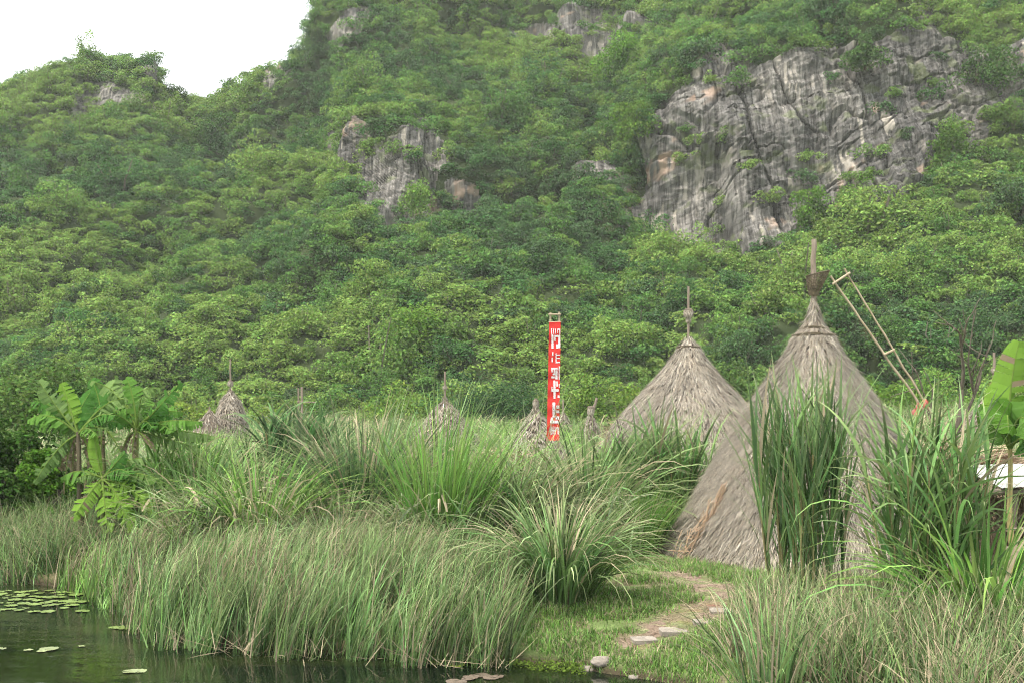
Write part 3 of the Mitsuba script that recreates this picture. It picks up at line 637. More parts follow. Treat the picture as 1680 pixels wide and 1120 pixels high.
def clump(label, px, py, top, spread, base, seed, n=420, D=None, name='grass_clump', group=None, dry=0.05, tipdry=0.35, width=0.026, bend=(0.5, 1.7), lean=(0.05, 0.5),
          wind=0.12, named=0, culm=False, r0=0.28, cat='tall grass'):
    "a tussock whose foot is at the photo pixel (px, py), its leaves reaching row top and spread metres to each side"
    rng = np.random.default_rng(seed); n = int(n * .78); width *= 1.45
    if D is None: c = G(px, py)
    else:
        x = (px - 840) / F * D; c = np.array([x, D, float(ground_z(np.array([x]), np.array([D]))[0])])
    H = EYE + (HZ - top) * c[1] / F - c[2]
    k = thing(name, label, cat, group)
    az = rng.uniform(0, 2 * np.pi, n)
    rad = r0 * np.sqrt(rng.uniform(0, 1, n))
    root = np.stack([c[0] + rad * np.cos(az), c[1] + rad * np.sin(az), np.full(n, c[2] - 0.05)], 1)
    edge = rad / r0
    ln = rng.uniform(*lean, n) * (0.35 + 0.75 * edge); bd = rng.uniform(*bend, n) * (0.45 + 0.7 * edge)
    length = H * rng.uniform(0.7, 1.12, n) * (1.0 + 0.25 * edge)
    if culm:      # leaves leave upright canes at different heights
        nc = max(6, n // 14); ci = rng.integers(0, nc, n)
        ca = rng.uniform(0, 2 * np.pi, nc); cr = r0 * np.sqrt(rng.uniform(0, 1, nc)); cl = rng.uniform(0.0, 0.16, nc); cz = rng.uniform(0.45, 0.72, nc) * H
        hh = rng.uniform(0.05, 1.0, n) ** 0.8
        root = np.stack([c[0] + (cr[ci] + np.sin(cl[ci]) * hh * cz[ci]) * np.cos(ca[ci]), c[1] + (cr[ci] + np.sin(cl[ci]) * hh * cz[ci]) * np.sin(ca[ci]), c[2] - .03 + hh * cz[ci]], 1)
        length = np.minimum(rng.uniform(0.35, 0.62, n) * H, (H * 1.02 - hh * cz[ci]) * 1.15)
        ln = rng.uniform(*lean, n); bd = rng.uniform(*bend, n) * rng.uniform(.3, 1.2, n)
        can = [(line((c[0] + cr[j] * math.cos(ca[j]), c[1] + cr[j] * math.sin(ca[j]), c[2] - .05), (c[0] + (cr[j] + math.sin(cl[j]) * cz[j]) * math.cos(ca[j]), c[1] + (cr[j] + math.sin(cl[j]) * cz[j]) * math.sin(ca[j]), c[2] + cz[j]), 5, 0.01, j), 0.011) for j in range(nc)]
        v, f = tubes(can, 5); cc = np.repeat(np.array([(0.22, 0.20, 0.09)]) * np.random.default_rng(1).uniform(.6, 1.3, (nc, 1)), len(v) // nc, axis=0)
        part(k, 'cane', MB().add(v, f, cc).ply('plain_material', smooth=True), stuff=True)
    az2 = az + rng.normal(0, 0.35, n)
    dx, dy = np.cos(az2) * np.sin(ln + .2) + wind, np.sin(az2) * np.sin(ln + .2); az2 = np.arctan2(dy, dx)
    w = width * rng.uniform(0.6, 1.25, n)
    col, tip = shades(rng, n, base, dry, tipdry)
    order = np.argsort(-length * w)
    big = order[:named]; rest = order[named:]
    def sel(i, K=7): return ribbons(np.random.default_rng(seed + 1), root[i], az2[i], ln[i], bd[i], length[i], w[i], K, col[i], tip[i])
    part(k, 'blades', MB().add(*sel(rest)).ply('blade_material'), stuff=True)
    for i in big: part(k, 'leaf', MB().add(*sel(np.array([i]), 8)).ply('blade_material'))
    return k

clump('large fountain shaped grass clump with drooping pale tips left of the path', 925, 985, 788, 1.3, 'mid', 21, n=680, dry=0.12, tipdry=0.85, width=0.023, bend=(0.7, 2.6), lean=(0.08, 0.55), named=70, r0=0.40)
clump('fine bright green grass tussock between the fountain shaped clump and the largest hut', 1040, 905, 800, 1.0, 'bright', 22, n=700, dry=0.02, tipdry=0.15, width=0.014, bend=(0.2, 1.1), r0=0.45)
clump('tall blue green reed stand in front of the largest hut', 1325, 985, 600, 0.9, 'blue', 23, D=16.2, n=560, dry=0.08, tipdry=0.35, width=0.029, bend=(0.0, 1.4), lean=(0.02, 0.36), culm=True, r0=0.5, named=70, wind=0.03)
clump('broad arching green reed clump right of the largest hut', 1520, 1010, 632, 1.3, 'mid', 24, D=14.6, n=560, dry=0.07, tipdry=0.4, width=0.031, bend=(0.3, 2.2), lean=(0.05, 0.7), culm=True, named=70, r0=0.5, wind=0.12)
clump('low arching green reed clump at the right edge of the photo', 1625, 1010, 765, 1.0, 'bright', 25, D=13.6, n=260, dry=0.05, tipdry=0.3, width=0.034, bend=(0.6, 2.2), lean=(0.1, 0.75), r0=0.45)
clump('bushy green cane grass against the left flank of the second hut', 1112, 870, 655, 1.0, 'mid', 26, D=23.5, n=480, tipdry=0.3, width=0.034, bend=(0.4, 1.7), lean=(0.05, 0.5), culm=True, r0=0.6)
clump('wide grass clump with dry drooping leaves to the right of the red banner foot', 965, 830, 682, 1.2, 'mid', 27, D=23.0, n=520, dry=0.10, tipdry=0.6, width=0.03, bend=(0.8, 2.2), lean=(0.1, 0.7), r0=0.55)
clump('bright green upright grass clump below the small half hidden hut', 725, 880, 690, 1.2, 'bright', 28, D=20.6, n=560, dry=0.03, tipdry=0.25, width=0.024, bend=(0.1, 1.3), lean=(0.02, 0.45), r0=0.55)
clump('dark grass clump with straw coloured left side, left of the bright upright clump', 603, 850, 672, 1.1, 'dark', 29, D=22.0, n=620, dry=0.22, tipdry=0.7, width=0.026, bend=(0.4, 1.7), lean=(0.05, 0.5), r0=0.5)
clump('dark broad leaved cane clump rising above the middle of the grass', 497, 800, 640, 1.1, 'dark', 30, D=25.0, n=480, dry=0.03, tipdry=0.35, width=0.045, bend=(0.7, 2.2), lean=(0.1, 0.6), culm=True, r0=0.6)
clump('leafy bright green grass clump below the dark cane clump', 432, 870, 722, 1.0, 'bright', 31, D=20.8, n=520, tipdry=0.3, width=0.028, bend=(0.8, 2.2), lean=(0.1, 0.6), r0=0.6)
clump('green grass clump behind the lower banana leaves on their right side', 335, 850, 700, 1.0, 'mid', 32, D=22.5, n=480, dry=.06, tipdry=0.4, width=0.03, bend=(0.7, 2.0), lean=(0.1, 0.6), r0=0.6)
clump('thin upright grass tuft in front of the small half hidden hut', 722, 800, 628, 0.5, 'mid', 33, D=24.5, n=70, tipdry=0.2, width=0.03, bend=(0.1, 1.6), lean=(0.0, 0.3), r0=0.25)
clump('slender single grass stalks in front of the stubby topped hut', 872, 800, 645, 0.4, 'pale', 34, D=22.5, n=26, tipdry=0.6, width=0.03, bend=(0.2, 1.8), lean=(0.0, 0.2), r0=0.12)
clump('pale green grass clump directly below the red banner', 845, 850, 705, 1.1, 'pale', 35, D=21.5, n=420, dry=0.12, tipdry=0.6, width=0.024, bend=(0.6, 2.0), lean=(0.05, 0.6), r0=0.6)
clump('pale grass tussock above the middle of the reed bed', 560, 900, 800, 0.8, 'pale', 36, D=19.8, n=420, dry=0.1, tipdry=0.5, width=0.02, bend=(0.6, 2.0), lean=(0.05, 0.6), r0=0.5)
clump('grass fan spilling over the right edge of the pond beside the rock', 1275, 1090, 965, 0.6, 'reed', 37, D=12.4, n=220, dry=0.15, tipdry=0.4, width=0.016, bend=(0.2, 1.4), r0=0.4)

for label, px, py, top, base, D, n, sd in (
    ('rounded leafy grass clump directly below the small far hut', 385, 800, 692, 'mid', 24.5, 560, 61),
    ('bright leafy grass clump just right of the banana plants at mid height', 300, 810, 690, 'bright', 23.5, 520, 62),
    ('deep green rounded clump right below the dark cane clump', 545, 830, 708, 'dark', 22.5, 520, 63),
    ('leafy green mound between the dark straw sided clump and the half hidden hut', 655, 800, 674, 'mid', 25.5, 520, 64),
    ('low rounded clump between the bright upright clump and the fountain shaped clump', 815, 870, 745, 'mid', 20.8, 480, 65),
    ('leafy clump at the foot of the second hut, left of its cane grass', 1030, 830, 676, 'mid', 24.5, 560, 66)):
    clump(label, px, py, top, 1.0, base, sd, D=D, n=n, dry=.05, tipdry=.45, width=0.027, bend=(0.9, 2.5), lean=(.08, .6), culm=True, r0=.6)

def scatter(rng, n, xr, yr, keep):
    x = rng.uniform(*xr, n); y = rng.uniform(*yr, n); m = keep(x, y); return x[m], y[m]
def tufted(rng, n, xr, yr, keep, per=22, r=0.11):
    "blade roots gathered in tufts; returns x, y and per-blade tuft values (n, 4) in 0..1"
    x, y = scatter(rng, n, xr, yr, keep); m = len(x); k = rng.poisson(per, m).clip(4, 60); i = np.repeat(np.arange(m), k)
    tv = rng.uniform(0, 1, (m, 4))
    return x[i] + rng.normal(0, r, len(i)), y[i] + rng.normal(0, r, len(i)), tv[i]
def dry_patch(x, y, seed=0, s=1.0): return meshkit.fbm(np.stack([x * s, y * s, 0 * x], -1), 3, seed)

# the reed bed standing in the shallow edge of the pond
rng = np.random.default_rng(50)
def in_reeds(x, y):
    px = 840 + x / y * F
    s = y - shore(x)
    edge = dry_patch(x, y, 4, 1.6)
    return (px < 838 + 25 * (edge - .5) - 30 * np.clip(y - 16.5, 0, 3)) & (s > -0.75 + 0.5 * (edge - .2)) & (y < 20.8) & (px > -60) & ((px > 95 + 60 * (edge - .5)) | (y > 21.5))
x, y, tv = tufted(rng, 2400, (-11, 0.6), (14, 22), in_reeds, 19, 0.085)
n = len(x); print('reeds', n)
z = np.minimum(ground_z(x, y), 0.35) - 0.05
bent = dry_patch(x, y, 6, 0.8)
col, tip = shades(rng, n, 'reed', 0.0, 0.45); tm = (0.38 + 1.2 * tv[:, :1]); col *= tm; tip *= 0.6 + .8 * tv[:, :1]
dp = dry_patch(x, y, 9, 1.7)
m = rng.uniform(size=n) < 0.06 + 0.30 * smoothstep_np(0.52, 0.7, dp) + .3 * (tv[:, 3] > .9)
col[m] = np.array(GREEN['dry']) * rng.uniform(.5, 1.15, (m.sum(), 1)); tip[m] = col[m]
bl = (px_ := 840 + x / y * F) < 190
col[bl & ~m] = col[bl & ~m] * np.array([1.05, 1.1, 0.85])
az = rng.normal(0.0, 0.5, n) + 1.6 * (tv[:, 1] - .5); az = np.where(rng.uniform(size=n) < .10, rng.uniform(0, 6.28, n), az)
kink = rng.uniform(size=n) < .16
xr, yr = x[kink], y[kink]; nk = len(xr)
reed_mesh = MB().add(*ribbons(rng, np.stack([xr, yr, z[kink]], 1), rng.normal(.2, 1.2, nk), np.abs(rng.normal(.1, .12, nk)), rng.uniform(1.3, 2.6, nk), rng.uniform(.7, 1.4, nk), rng.uniform(.012, .024, nk), 7, col[kink], tip[kink], power=5.0))
stuff('reed_bed', reed_mesh.add(*ribbons(rng, np.stack([x, y, z], 1), az, np.abs(rng.normal(0.06, 0.10, n)) + .28 * tv[:, 2], rng.uniform(0.1, 0.9, n) + 0.5 * (bent - .4), rng.uniform(0.62, 1.25, n) * (0.58 + 0.50 * dry_patch(x, y, 14, .55) + .3 * tv[:, 3]) * np.interp(x, [-9, -6, -4], [.78, .85, 1.0]), rng.uniform(0.012, 0.026, n), 6, col, tip, power=2.2)).ply('blade_material'),
      'bed of wind bent grey green reeds along the pond edge', 'reeds')
# broken dry reeds lying across the water
n = 110; t = rng.uniform(0, 1, n); px = 255 + 580 * t; yy = shore((px - 840) / F * 15) - rng.uniform(0.3, 0.9, n); x = (px - 840) / F * yy
c = np.array(GREEN['dry']) * rng.uniform(.5, 1.2, (n, 1))
stuff('broken_reeds', MB().add(*ribbons(rng, np.stack([x, yy, rng.uniform(.0, .12, n)], 1), rng.uniform(0, 6.28, n), rng.uniform(0.6, 1.5, n), rng.normal(0, .15, n), rng.uniform(.25, .8, n), np.full(n, .012), 3, c, c)).ply('blade_material'),
      'broken straw coloured reed stalks leaning over the water', 'dry reeds')
# dark reeds at the far left bank
x, y, tv = tufted(rng, 900, (-15, -6.5), (21, 25.5), lambda x, y: (y > shore(x) - 0.75 + .6 * dry_patch(x, y, 3, 2)) & (y < shore(x) + 3.5), 18, .12)
n = len(x); col, tip = shades(rng, n, 'reed', 0.14, 0.5); col *= 0.4 + .8 * tv[:, :1]
stuff('left_bank_reeds', MB().add(*ribbons(rng, np.stack([x, y, np.maximum(ground_z(x, y), -.1) - .05], 1), rng.uniform(0, 6.28, n), np.abs(rng.normal(0.1, .12, n)) + .25 * tv[:, 2], rng.uniform(0.1, 1.4, n), rng.uniform(.6, 1.2, n) * (.7 + .5 * tv[:, 1]), rng.uniform(.012, .02, n), 5, col, tip)).ply('blade_material'),
      'dark reeds on the far left bank of the pond', 'reeds')
# grass in the right foreground
x, y, tv = tufted(rng, 2100, (1.6, 10.5), (9.2, 17.5), lambda x, y: (y > shore(x) + 0.25) & (path_dist_np(x, y) > 0.55) & (840 + x / y * F > 1190 + 90 * (dry_patch(x, y, 8, 1.2) - .3) + 14 * np.clip(y - 14, 0, 3)) & (y < 15.8 + .5 * dry_patch(x, y, 5)), 20, .13)
n = len(x); col, tip = shades(rng, n, 'reed', 0.24, 0.65); col *= (.45 + 1.0 * tv[:, :1]); tip *= .7 + .5 * tv[:, :1]
dp = dry_patch(x, y, 19, 1.1); m = rng.uniform(size=n) < 0.45 * smoothstep_np(0.5, 0.66, dp); col[m] = np.array(GREEN['dry']) * rng.uniform(.5, 1.1, (m.sum(), 1))
lenf = rng.uniform(0.4, 1.0, n) * (0.6 + .4 * dry_patch(x, y, 23, .9) + .45 * tv[:, 3]) * np.interp(y, [10, 14, 16], [1.1, 1.0, 0.7])
stuff('foreground_grass', MB().add(*ribbons(rng, np.stack([x, y, ground_z(x, y) - .04], 1), rng.uniform(0, 6.28, n), np.abs(rng.normal(0.1, .16, n)) + .25 * tv[:, 2], rng.uniform(0.1, 1.3, n), lenf, rng.uniform(.010, .021, n), 6, col, tip)).ply('blade_material'),
      'grey green wild grass with dry stalks in the right foreground', 'grass')
# short grass on the bank
x, y, tv = tufted(rng, 5200, (-0.8, 5.5), (13.3, 20.5), lambda x, y: (y > shore(x) + 0.08) & (path_dist_np(x, y) > 1.25 * (dry_patch(x, y, 41, 3.2) - .16)) & (dry_patch(x, y, 40, 1.8) > 0.40) & (np.hypot(x - HX, y - HY) > 2.8), 22, .07)
xb, yb, tb = tufted(rng, 900, (0.5, 3.4), (12.2, 15.2), lambda x, y: (y > shore(x) + 0.03) & (path_dist_np(x, y) > .45), 22, .07)
x, y, tv = np.concatenate([x, xb]), np.concatenate([y, yb]), np.concatenate([tv, tb])
n = len(x); col, tip = shades(rng, n, 'bright', 0.18, 0.45); col *= (0.35 + .6 * dry_patch(x, y, 44, 1.2))[:, None] + .6 * tv[:, :1]
stuff('bank_grass', MB().add(*ribbons(rng, np.stack([x, y, ground_z(x, y) - .01], 1), rng.uniform(0, 6.28, n), rng.uniform(0, .5, n), rng.uniform(0.1, 1.2, n), rng.uniform(.04, .12, n) * (0.4 + .8 * dry_patch(x, y, 45, .8) + 1.1 * tv[:, 1] ** 2), rng.uniform(.007, .014, n), 3, col, tip)).ply('blade_material'),
      'short bright grass on the bank beside the path', 'grass')
# straw litter on the path
x, y = scatter(rng, 9000, (0.8, 5.5), (13.8, 20), lambda x, y: (y > shore(x) + 0.1) & (path_dist_np(x, y) < 0.65))
n = len(x); c = np.array((.32, .255, .18)) * rng.uniform(.3, 1.3, (n, 1))
stuff('straw_litter', MB().add(*ribbons(rng, np.stack([x, y, ground_z(x, y) + .006], 1), rng.uniform(0, 6.28, n), rng.uniform(1.35, 1.6, n), rng.normal(0, .1, n), rng.uniform(.04, .16, n), rng.uniform(.005, .01, n), 2, c, c)).ply('straw_material'),
      'straw litter scattered over the dirt path', 'straw')

# tall grass of the field behind, as tufts
def tuft(seed, base, n, H, width, dry, tipdry, spread=0.7, broad=0.45):
    rng = np.random.default_rng(seed)
    az = rng.uniform(0, 6.28, n); r = spread * np.sqrt(rng.uniform(0, 1, n))
    up = np.where(rng.uniform(size=n) < broad, rng.uniform(.1, .62, n) * H, 0)
    root = np.stack([r * np.cos(az), r * np.sin(az), up], 1)
    col, tip = shades(rng, n, base, dry, tipdry)
    L = np.where(up > 0, rng.uniform(.35, .6, n) * H, H * rng.uniform(.55, 1.1, n)); bd = np.where(up > 0, rng.uniform(.6, 2.2, n), rng.uniform(.1, 1.6, n))
    ln = np.where(up > 0, rng.uniform(.1, .7, n), np.abs(rng.normal(.1, .12, n)))
    return MB().add(*ribbons(rng, root, rng.uniform(0, 6.28, n), ln, bd, L, width * rng.uniform(.6, 1.3, n) * np.where(up > 0, 1.25, 1), 5, col, tip)).ply('blade_material')
TUFTS = [('mid', .05, .35), ('pale', .12, .6), ('bright', .03, .3), ('pale', .35, .8), ('reed', .1, .45)]
for i, (b, d1, d2) in enumerate(TUFTS):
    scene[f'near_tuft_{i}'] = {'type': 'shapegroup', 'tuft': tuft(300 + i, b, 115, 2.15, .040, d1, d2)}
    scene[f'far_tuft_{i}'] = {'type': 'shapegroup', 'tuft': tuft(320 + i, b, 80, 2.1, .045, d1, d2, 1.0)}
HUTS = [(HX, HY, 2.9), ((1129.5 - 840) / F * 29.6, 29.6, 2.8), ((378 - 840) / F * 42, 42, 2.3), ((730 - 840) / F * 36, 36, 2.2), ((879 - 840) / F * 33, 33, 1.9), ((969 - 840) / F * 46, 46, 1.3), ((1631 - 840) / F * 38, 38, 2.4), ((344 - 840) / F * 41, 41, 1.5), (84 / F * 60, 60, 1.4)]
k = 0
rng = np.random.default_rng(61)
for near, dens, (y0, y1) in ((True, 1.9, (19.6, 38)), (False, 0.75, (38, 95))):
    n = int(dens * (y1 - y0) * 110)
    xs = rng.uniform(-55, 55, n); ys = rng.uniform(y0, y1, n)
    for x, y in zip(xs, ys):
        px = 840 + x / y * F
        if px < -260 or px > 1950: continue
        if any((x - a) ** 2 + (y - b) ** 2 < (r + .5) ** 2 for a, b, r in HUTS): continue
        if y < shore(x) + 1.2 or (px < 270 and y < 26) or (y < 25 and px > 1010) or (x > 5.5 and y < 27): continue
        if y < 20.5 and px > 760: continue
        zn = dry_patch(np.array([x]), np.array([y]), 70, 0.25)[0] + rng.normal(0, .1) + 0.10 * (y > 45)
        i = 0 if zn < .4 else 4 if zn < .48 else 2 if zn < .55 else 1 if zn < .68 else 3
        s = rng.uniform(.7, 1.12) * (0.95 if near else 1.0); sz = s * np.interp(y, [19, 24, 30, 60], [0.72, 0.95, 1.0, 1.0])
        k += 1
        scene[f'field_grass__{k:04d}'] = {'type': 'instance', 'shapegroup': {'type': 'ref', 'id': f"{'near' if near else 'far'}_tuft_{i}"},
            'to_world': T().translate([float(x), float(y), float(ground_z(np.array([x]), np.array([y]))[0]) - .05]).rotate([0, 0, 1], float(rng.uniform(0, 360))).scale([float(s), float(s), float(sz)])}
print('tufts', k)
stuff('field_grass', None, 'tall pale green grass filling the field around the huts', 'grass')

# ------------------------------------------------------------------ trees near the field
def branch_tree(seed, base, H, r, spread, levels=4, kids=3, lean=(0, 0)):
    rng = np.random.default_rng(seed); out = []
    def grow(p, d, L, r, lev):
        n = 5; q = [p]
        for _ in range(n):
            d = nrm(d + rng.normal(0, .10, 3) + np.array([0, 0, .03])); q.append(q[-1] + d * L / n)
        out.append((np.array(q), np.linspace(r, r * .62, n + 1)))
        if lev == 0: return
        for _ in range(kids):
            grow(q[rng.integers(2, n + 1)], nrm(d + rng.normal(0, spread, 3) + np.array([0, 0, .15])), L * rng.uniform(.5, .75), r * .55, lev - 1)
    grow(np.array(base, float), nrm(np.array([lean[0], lean[1], 1.0])), H * .5, r, levels)
    return tubes(out, 6)
def leafy_tree(name, label, px, D, top, R, base_c, seed, n=5000, leaf=0.13, lobes=30, flat=0.5, H=None, group=None, low=0.25, foot=None, droop=0.0, cat='tree', bright=1.0, trunk=True):
    x = (px - 840) / F * D; gz = float(ground_z(np.array([x]), np.array([D]))[0]) if foot is None else foot
    zt = EYE + (HZ - top) * D / F; H = H or (zt - gz)
    k = thing(name, label, cat, group)
    if trunk:
        v, f = branch_tree(seed, (x, D, gz - .2), H * .62, 0.03 * H + 0.02, .45, 3, 3)
        part(k, 'trunk', mikit.ply((v, f), 'bark_material', smooth=True))
    zb = zt - H * (1 - low)
    v, f, c = crown(seed, R, (zt - zb) * 0.82, lobes, n, leaf, np.array(base_c) * np.array([1.65, 1.65, 1.9]) * bright, flat, base=0, droop=droop)
    v = v + np.array([x, D, zb])
    part(k, 'crown', MB().add(v, f, c).ply('leaf_material'))
    return k
leafy_tree('shade_tree', 'dense dark green tree at the left edge above the pond', 18, 25.5, 612, 1.35, (0.040, 0.082, 0.016), 401, n=15000, leaf=0.11, lobes=40, low=0.04)
leafy_tree('shade_tree', 'glossy bush with bright green tips just left of the banana plants', 72, 24.8, 672, 0.75, (0.060, 0.125, 0.016), 402, n=7000, leaf=0.10, lobes=22, low=0.03)
leafy_tree('shade_tree', 'dark rounded tree behind the left banana leaves', 100, 40, 592, 1.5, (0.036, 0.070, 0.018), 403, n=8000, leaf=0.16, lobes=26, low=0.15)
leafy_tree('shade_tree', 'large mixed green tree behind the dark tree at the left edge', 25, 46, 585, 3.2, (0.055, 0.095, 0.022), 404, n=11000, leaf=0.2, lobes=40, low=0.1)
leafy_tree('shade_tree', 'round green tree behind the tallest banana leaf', 210, 60, 610, 3.4, (0.060, 0.105, 0.026), 405, n=7000, leaf=0.24, lobes=30, low=0.1)
leafy_tree('shade_tree', 'light yellow green bush left of the small far hut', 315, 70, 648, 2.4, (0.120, 0.170, 0.030), 406, n=5000, leaf=0.22, lobes=24, low=0.1)
leafy_tree('shade_tree', 'light yellow green bush right of the small far hut', 428, 72, 652, 2.4, (0.110, 0.165, 0.030), 407, n=5000, leaf=0.22, lobes=24, low=0.1)
leafy_tree('shade_tree', 'feathery dark green tree left of the red banner at the field edge', 805, 78, 620, 4.6, (0.040, 0.080, 0.028), 408, n=11000, leaf=0.24, lobes=46, low=0.1, flat=0.9)
leafy_tree('shade_tree', 'pale green weeping tree touching the left side of the banner', 853, 84, 586, 2.0, (0.085, 0.140, 0.040), 409, n=5000, leaf=0.24, lobes=20, low=0.25, droop=0.9)
leafy_tree('shade_tree', 'bright green low tree right of the red banner', 970, 74, 612, 3.0, (0.095, 0.155, 0.030), 410, n=6500, leaf=0.22, lobes=30, low=0.05)
leafy_tree('shade_tree', 'yellow green bushy tree beside the left flank of the second hut', 1035, 70, 622, 2.3, (0.105, 0.160, 0.030), 411, n=5500, leaf=0.22, lobes=26, low=0.05)
leafy_tree('shade_tree', 'bright green bush behind the half hidden hut', 650, 76, 632, 2.8, (0.095, 0.155, 0.028), 412, n=6000, leaf=0.22, lobes=28, low=0.05)
leafy_tree('shade_tree', 'low bright green bush under the leaning bamboo frame', 1440, 66, 610, 2.6, (0.090, 0.160, 0.026), 413, n=6000, leaf=0.2, lobes=28, low=0.05)
leafy_tree('shade_tree', 'pale weeping green bush between the two tallest huts', 1215, 76, 560, 2.2, (0.080, 0.135, 0.034), 414, n=5500, leaf=0.24, lobes=22, low=0.3, droop=0.7)
leafy_tree('shade_tree', 'green bush behind the far hut pole at right', 1560, 64, 606, 2.8, (0.080, 0.145, 0.026), 415, n=6000, leaf=0.2, lobes=28, low=0.05)

# trees that stand out on the slope
def hill_at(px, py):
    t = np.linspace(0, 5, 400); m = mountain(np.array([float(px)]), t)[0]; _, y = photo_px(m)
    i = int(np.argmin(np.abs(y - py))); return m[i]
for label, px, py, R, H, col, n, lf, dr_ in (
    ('bright flat topped tree high on the slope, right of its centre', 1020, 100, 5.6, 4.2, (0.095, 0.190, 0.030), 5200, .36, 0),
    ('light green round tree at the left rim of the big cliff', 1043, 210, 3.6, 3.8, (0.095, 0.165, 0.032), 3600, .34, 0),
    ('leafy dark bush growing in the upper middle of the big cliff', 1418, 95, 3.0, 3.0, (0.050, 0.095, 0.028), 2600, .34, 0),
    ('feathery bright bamboo clump low on the slope above the half hidden hut', 690, 545, 3.8, 4.6, (0.090, 0.165, 0.028), 5200, .30, .5),
    ('pale bamboo plume at the foot of the small middle cliff', 690, 330, 2.6, 4.6, (0.110, 0.190, 0.040), 2800, .30, .6),
    ('vine covered bright green spur rising left against the foot of the big cliff', 1325, 345, 2.0, 6.4, (0.080, 0.150, 0.028), 3200, .32, .6),
    ('vine covered bright green spur in the middle at the foot of the big cliff', 1400, 335, 2.8, 5.2, (0.085, 0.155, 0.030), 3600, .32, .5),
    ('tall creeper column at the right end of the big cliff', 1560, 255, 3.0, 6.0, (0.070, 0.130, 0.026), 4200, .32, .6),
    ('dark round tree alone in the hollow below the saddle', 355, 215, 4.6, 4.2, (0.045, 0.088, 0.026), 3600, .36, 0),
    ('dark tree on the right wall of the cliff under the frame top', 1600, 120, 4.2, 4.2, (0.050, 0.095, 0.028), 3600, .34, .2),
    ('tiny lone tree on the ridge line right of the saddle', 383, 128, 1.6, 2.2, (0.060, 0.095, 0.030), 900, .32, 0),
    ('small bushy trees capping the rock on the saddle', 285, 150, 3.2, 2.6, (0.055, 0.095, 0.030), 2200, .34, 0)):
    p = hill_at(px, py)
    if 'ridge line' in label: p = mountain(np.array([385.0]), np.array([4.96]))[0, 0] + np.array([0, 0, 1.0])
    k = thing('slope_tree', label, 'tree')
    v, f, c = crown(900 + px, R, H, 20, n, lf, np.array(col) * 1.55, 0.5, base=0, droop=dr_)
    v, f2 = v + p + np.array([0, -1.2, -H * .35]), f
    part(k, 'crown', MB().add(v, f2, c).ply('leaf_material'))
    v, f = tube(line(p + [0, 0, -1.5], p + np.array([0, -1.2, H * .3]), 5, .1, px), .16, 6)
    part(k, 'trunk', mikit.ply((v, f), 'bark_material', smooth=True))
# bare trees
for label, px, D, H, r, sp, seed, lean in (('dead tree with twisted dark trunk and bare twigs, right of the leaning frame', 1562, 34, 6.6, .10, .42, 5, (0.10, 0)),
                                     ('thin leafless sapling at the left flank of the second hut', 1027, 27.5, 2.9, .05, .30, 9, (-0.06, 0))):
    x = (px - 840) / F * D
    v, f = branch_tree(seed, (x, D, .4), H, r, sp, 3, 3, lean)
    single('bare_tree', mikit.ply((v, f), 'bark_material', smooth=True), label, 'dead tree')
# two short posts standing out of the grass
kpost = thing('wooden_posts', 'pair of bamboo posts poking out of the grass behind the dark cane clump', 'posts')
for px, top, r in ((489.5, 636, .022), (495, 634, .03)):
    D = 30; part(kpost, 'post', mikit.ply(tube(line(P(px, top, D), ((px - 840) / F * D, D, .4), 8, .008, int(px)), r, 8), 'wood_material', smooth=40))
part(kpost, 'crossbar', mikit.ply(tube(line(P(487, 659, 29.94), P(518, 659.5, 29.94), 4), .016, 6), 'wood_material', smooth=40))

# ------------------------------------------------------------------ banana plants
def banana_leaf(p0, p1, p2, W, seed, face=(0, -1, 0.55), tear=0.5, n=18, col=(0.075, 0.17, 0.03), rib=(0.20, 0.30, 0.07), petiole=0.16, dry=0.0, fold=0.35):
    rng = np.random.default_rng(seed)
    def B(s): s = np.asarray(s)[:, None]; return p0 * (1 - s) ** 2 + 2 * p1 * s * (1 - s) + p2 * s ** 2
    mb = MB(); s = np.linspace(0, 1, 15); q = B(s)
    v, f = tube(q, np.linspace(0.022, 0.004, 15), 5); mb.add(v, f, rib)
    e = np.linspace(petiole, 1, n + 1); q = B(e); tan = nrm(np.gradient(q, axis=0))
    fv = nrm(np.array(face, float)); side = nrm(np.cross(tan, fv)); nor = np.cross(side, tan)
    u = (e - petiole) / (1 - petiole); hw = W * np.clip(np.sin(np.pi * (0.06 + 0.90 * u) ** 0.85), 0, 1) ** 0.55
    for sg in (-1, 1):
        ang = fold * rng.uniform(.6, 1.3)
        for i in range(n):
            torn = rng.uniform() < tear
            a = ang + (rng.normal(0, .35) + .25 if torn else rng.normal(0, .05)) * min(1, tear * 1.5)
            sweep = 0.28 * W * rng.uniform(.8, 1.2)
            g = rng.uniform(.02, .16) if torn else 0.0
            c = np.array(col) * rng.uniform(.85, 1.18)
            if rng.uniform() < dry: c = np.array((.30, .24, .16)) * rng.uniform(.6, 1.1)
            pts = []
            for k, fr in enumerate((0, .55, 1.0)):
                aa = a * (1 + .55 * fr)
                for j, ii in enumerate((i, i + 1)):
                    sh = g * fr * (1 if j == 0 else -1) * (e[1] - e[0])
                    base = q[ii] + (q[min(i + 1, n)] - q[i]) / (e[1] - e[0]) * sh
                    pts.append(base + (side[ii] * sg * math.cos(aa) - nor[ii] * math.sin(aa)) * hw[ii] * fr * (rng.uniform(.9, 1.04) if torn and fr == 1 else 1) + tan[ii] * sweep * fr * hw[ii] / W + nor[ii] * .004)
            pts = np.array(pts)
            edge = np.array(col) * 1.05
            mb.add(pts, [[0, 1, 3], [0, 3, 2], [2, 3, 5], [2, 5, 4]], np.array([c, c, c, c, c * 1.02, c * 1.02]))
    return mb.ply('banana_material')
